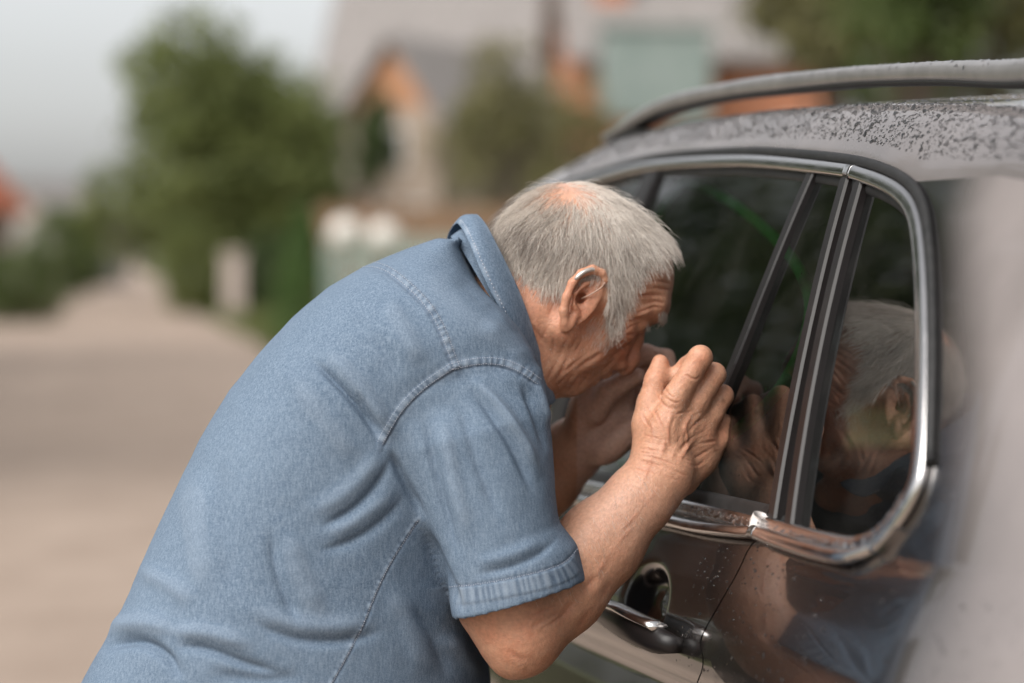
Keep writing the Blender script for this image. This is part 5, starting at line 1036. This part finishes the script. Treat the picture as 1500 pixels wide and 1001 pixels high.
# seams: raised felled band beside a sunk line, puckered along its run
SEAMS = {'yoke': [(506, 402), (536, 393), (565, 399), (593.5, 422), (619, 447), (637, 473), (651, 509), (664, 543)], 'arm_top': [(664, 543), (701, 535), (734, 536), (763, 548), (787, 566)], 'arm_back': [(664, 543), (626, 568), (597, 595), (577, 624), (562, 654)],
         'cuff': [(656, 860), (691, 858), (728, 851.5), (772, 843), (812, 832), (833, 821), (846, 803)], 'side': [(613, 764), (590, 798), (568, 834), (548, 878), (533, 918), (508, 965), (486, 1004)], 'hem': [(100, 1120), (300, 1190), (560, 1200)]}
wear = np.zeros(len(TV)); line = np.zeros(len(TV))
for nm, w, hgt, sd in (('yoke', 11, .0011, -1), ('arm_top', 12, .0012, -1), ('arm_back', 12, .0012, 1), ('cuff', 27, .0009, 1), ('side', 6, .0006, 1)):
    p = smooth_line(SEAMS[nm], 60, 2); m = sel(p, 60); d, s, r, Lt = stroke(tx[m], ty[m], p); q = d * s * sd; inside = np.clip((Lt - np.abs(2 * r - Lt)) / 6 + .6, 0, 1) * np.clip((TN[m] @ -CF) * 3 - .6, 0, 1)
    band = np.clip((q + 1) / 2, 0, 1) * np.clip((w - q) / 2.5, 0, 1) * inside * tvis[m]; ln_ = np.exp(-(q / 1.7) ** 2) * inside
    pk = np.sin(r * .62 + 2.0 * np.sin(r * .11)) * .5 + .5 * vnoise(np.stack([r * .12, r * 0 + 3, r * 0], 1), 1)
    td[m] += band * hgt - ln_ * .0014 + np.exp(-((q - w * .5) / (w * .75)) ** 2) * pk * (.0003 if nm == 'cuff' else .0007) * inside * tvis[m]
    wear[m] = np.maximum(wear[m], np.exp(-((q - w * .5) / (w * .62)) ** 2) * (.35 + .55 * pk) * inside); line[m] = np.maximum(line[m], np.maximum(ln_, .8 * np.exp(-((q - w * .5) / (w * .6)) ** 2) * np.clip(-pk * 1.3, 0, 1) * inside))
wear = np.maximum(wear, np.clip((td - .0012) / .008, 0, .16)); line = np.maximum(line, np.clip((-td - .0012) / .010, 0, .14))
TV = TV + TN * td[:, None]
DEN = mat('denim', (.2, .3, .42), .88, 0, **{'Specular IOR Level': .25})
_t = nd(DEN, 'ShaderNodeTexCoord'); O_ = _t.outputs['Object']
def NZ(m, sc, det, stretch=None, rot=None):
    n = nd(m, 'ShaderNodeTexNoise'); n.inputs['Scale'].default_value = sc; n.inputs['Detail'].default_value = det; src = O_
    if stretch: mp = nd(m, 'ShaderNodeMapping'); mp.inputs['Scale'].default_value = stretch; mp.inputs['Rotation'].default_value = rot or (0, 0, 0); lk(m, src, mp.inputs[0]); src = mp.outputs[0]
    lk(m, src, n.inputs[0]); return n
fine = NZ(DEN, 950, 3); slub = NZ(DEN, 520, 3, (1, 1, .2), (0, .52, 0)); weft = NZ(DEN, 520, 3, (.2, 1, 1), (0, .52, 0)); big = NZ(DEN, 7, 5)
def RNG(m, src, a, b, c, d): r = nd(m, 'ShaderNodeMapRange'); lk(m, src, r.inputs[0]); [setattr(r.inputs[i + 1], 'default_value', v) for i, v in enumerate((a, b, c, d))]; return r.outputs[0]
c = mixc(DEN, RNG(DEN, fine.outputs[0], .38, .62, 0, 1), (.066, .102, .156), (.158, .213, .280)); c = mixc(DEN, RNG(DEN, slub.outputs[0], .40, .72, 0, .55), c, (.235, .295, .37)); c = mixc(DEN, RNG(DEN, weft.outputs[0], .45, .75, 0, .45), c, (.066, .104, .165)); c = mixc(DEN, RNG(DEN, big.outputs[0], .35, .70, 0, .30), c, (.185, .245, .32))
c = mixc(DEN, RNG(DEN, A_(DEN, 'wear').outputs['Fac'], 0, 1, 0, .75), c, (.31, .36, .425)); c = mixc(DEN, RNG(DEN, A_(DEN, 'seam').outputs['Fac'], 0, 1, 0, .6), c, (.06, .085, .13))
lk(DEN, c, bsdf(DEN).inputs['Base Color'])
_b = nd(DEN, 'ShaderNodeBump'); _b.inputs['Strength'].default_value = .35; _b.inputs['Distance'].default_value = .0004; _am = nd(DEN, 'ShaderNodeMath', operation='ADD'); lk(DEN, fine.outputs[0], _am.inputs[0]); lk(DEN, slub.outputs[0], _am.inputs[1]); lk(DEN, _am.outputs[0], _b.inputs['Height']); lk(DEN, _b.outputs[0], bsdf(DEN).inputs['Normal'])
shirt = adopt(mk('shirt', TV, TF, DEN), man); attr(shirt, 'wear', wear); attr(shirt, 'seam', line)
def sub(o, par=shirt): o.parent = par; return o
ST = BVHTree.FromPolygons(TV.tolist(), TF.tolist())
def on_shirt(pts, lift=.0009):
    out = []
    for x, y in pts:
        d = Vector(ray(x, y)); h = ST.ray_cast(Vector(C0), d.normalized())
        if h[0] is not None: out.append(A(h[0]) + A(h[1]) * lift * (1 if A(h[1]) @ CF < 0 else -1))
    return A(out)
THR = mat('thread', (.46, .47, .53), .7)
def stitches(px_line, off, name='stitching', pitch=3.4, m=THR):
    p = smooth_line(px_line, 400, 2); t = np.gradient(p, axis=0); t /= np.linalg.norm(t, axis=1)[:, None]; p = p + off * np.stack([-t[:, 1], t[:, 0]], 1)
    Lt = np.linalg.norm(np.diff(p, axis=0), axis=1).sum(); n = int(Lt / (pitch * .5)) // 2 * 2; q = resample(p, n + 1); mb = MB()
    for i in range(0, n, 2):
        w = on_shirt([q[i], (q[i] + q[i + 1]) / 2, q[i + 1] * .8 + q[i] * .2])
        if len(w) == 3 and np.linalg.norm(w[2] - w[0]) < .012: mb.tube(w, [.0002, .0004, .0002], 5)
    if mb.n: tag(sub(mb.build(name, m, None, True)), kind='stuff')
for nm, offs in (('yoke', (3.0, 10.)), ('arm_top', (-2.5, -10.5)), ('arm_back', (3., 10.5)), ('cuff', (0.,)), ('side', (2., ))):
    for o_ in offs: stitches(SEAMS[nm], -o_ if nm in ('yoke',) else o_)

# collar: leaf folded over the stand, right half traced, left half mirrored
def HLr(x, y, r): return HL(x, y, r)
top_e = [(697, 316, .000), (708, 326, .022), (721, 350, .045), (738, 384, .060), (757, 423, .067), (774, 468, .066), (784, 502, .058), (800, 548, .040), (812, 590, .022)]
bot_e = [(670, 329, .000), (678, 338, .030), (688, 358, .058), (700, 388, .076), (716, 424, .086), (735, 458, .088), (752, 496, .082), (770, 540, .066), (790, 590, .044)]
std_e = [(655, 346, .000), (666, 358, .030), (680, 380, .056), (696, 408, .072), (716, 440, .078), (738, 474, .078), (756, 510, .070), (776, 556, .054), (794, 600, .034)]
W3 = lambda e: smooth_line([HL(x, y, r) for x, y, r in e], 44, 2)
t3, b3, s3 = W3(top_e), W3(bot_e), W3(std_e)
def half(t3, b3, s3):
    cen = smooth_line([HL(x, y, 0) for x, y in ((735, 420), (770, 470), (800, 520), (830, 560))], 44, 2); rows = []
    out = t3 - t3.mean(0); rad = (t3 - cen); rad -= HU * 0; rad /= np.linalg.norm(rad, axis=1)[:, None] + 1e-9
    rad[0] = nz(t3[0] - t3[8]); 
    th = .0016
    for k in np.linspace(0, 1, 12): rows.append(b3 * (1 - k) + t3 * k + rad * (.0055 * math.sin(math.pi * k) + .002))
    rows.append(t3 + nz(HU) * .0022); 
    for k in np.linspace(0, 1, 10): rows.append(t3 * (1 - k) + (s3 * .9 + t3 * .1) * k - rad * .0045)
    return A(rows)
Rg = half(t3, b3, s3); Lg = MIR(Rg)
G_ = np.concatenate([Lg[:, ::-1], Rg[:, 1:]], 1); nr, nc = G_.shape[:2]
G_ = G_ + (np.random.default_rng(4).normal(size=(1, nc, 3)) * 0)
co = mk('collar', G_.reshape(-1, 3), grid_faces(nr, nc), DEN); md = co.modifiers.new('t', 'SOLIDIFY'); md.thickness = .0016; md.offset = 0; ss_ = co.modifiers.new('s', 'SUBSURF'); ss_.levels = 1; ss_.render_levels = 1; sub(co)
wr = np.zeros((nr, nc)); wr[1:3] = .7; wr[11:14] = .45; wr *= (.5 + .5 * np.sin(np.arange(nc) * 1.3)[None]); attr(co, 'wear', wr.ravel()); attr(co, 'seam', np.zeros(nr * nc))
row = Rg[2] + (Rg[2] - Rg[12]) * 0; mb = MB()
q = resample(row, 120)
for i in range(0, 118, 2): d_ = nz(C0 - q[i]); mb.tube([q[i] + d_ * .0014, q[i + 1] * .8 + q[i] * .2 + d_ * .0014], .0004, 5)
tag(sub(mb.build('stitching', THR, None, True), co), kind='stuff')

# trousers and shoes, below the frame
LV = Vol((-.50, 2.12, .0), (.08, 3.02, 1.02), .009)
hip = P(420, 1060, 2.565)
TR = noise_col(mat('trouser_cloth', rough=.9), (.030, .034, .045), (.050, .055, .070), 200, bump=.2, dist=.001)
base = A([man.location[0], man.location[1], 0])
LV.ell(hip, [FV, ZV, RV], (.130, .14, .150), .03)
for s in (-1, 1):
    hj = hip + RV * .072 * s - ZV * .06; kn_ = A([hip[0], hip[1], .50]) + FV * .05 + RV * .105 * s; an = A([hip[0], hip[1], .075]) - FV * .02 + RV * .11 * s
    LV.chain([hj, kn_, an], [.080, .068, .058], .03)
V, F = LV.mesh(); V = lap(V, F, 3); adopt(mk('trousers', V, F, TR), man)
SH = noise_col(mat('shoe_leather', rough=.5), (.03, .022, .016), (.05, .036, .027), 40)
for s in (-1, 1):
    c0 = A([hip[0], hip[1], .0]) - FV * .02 + RV * .11 * s; S2 = Vol(c0 - .25, c0 + A([.35, .25, .20]), .008)
    S2.chain([c0 + ZV * .045 - FV * .04, c0 + ZV * .045 + FV * .06, c0 + ZV * .036 + FV * .17], [.042, .043, .036], .02); S2.cone(c0 + ZV * .05, c0 + ZV * .11, .042, .046, .02)
    V, F = S2.mesh(); V[:, 2] = np.maximum(V[:, 2], .003); adopt(mk('shoe', V, F, SH), man)
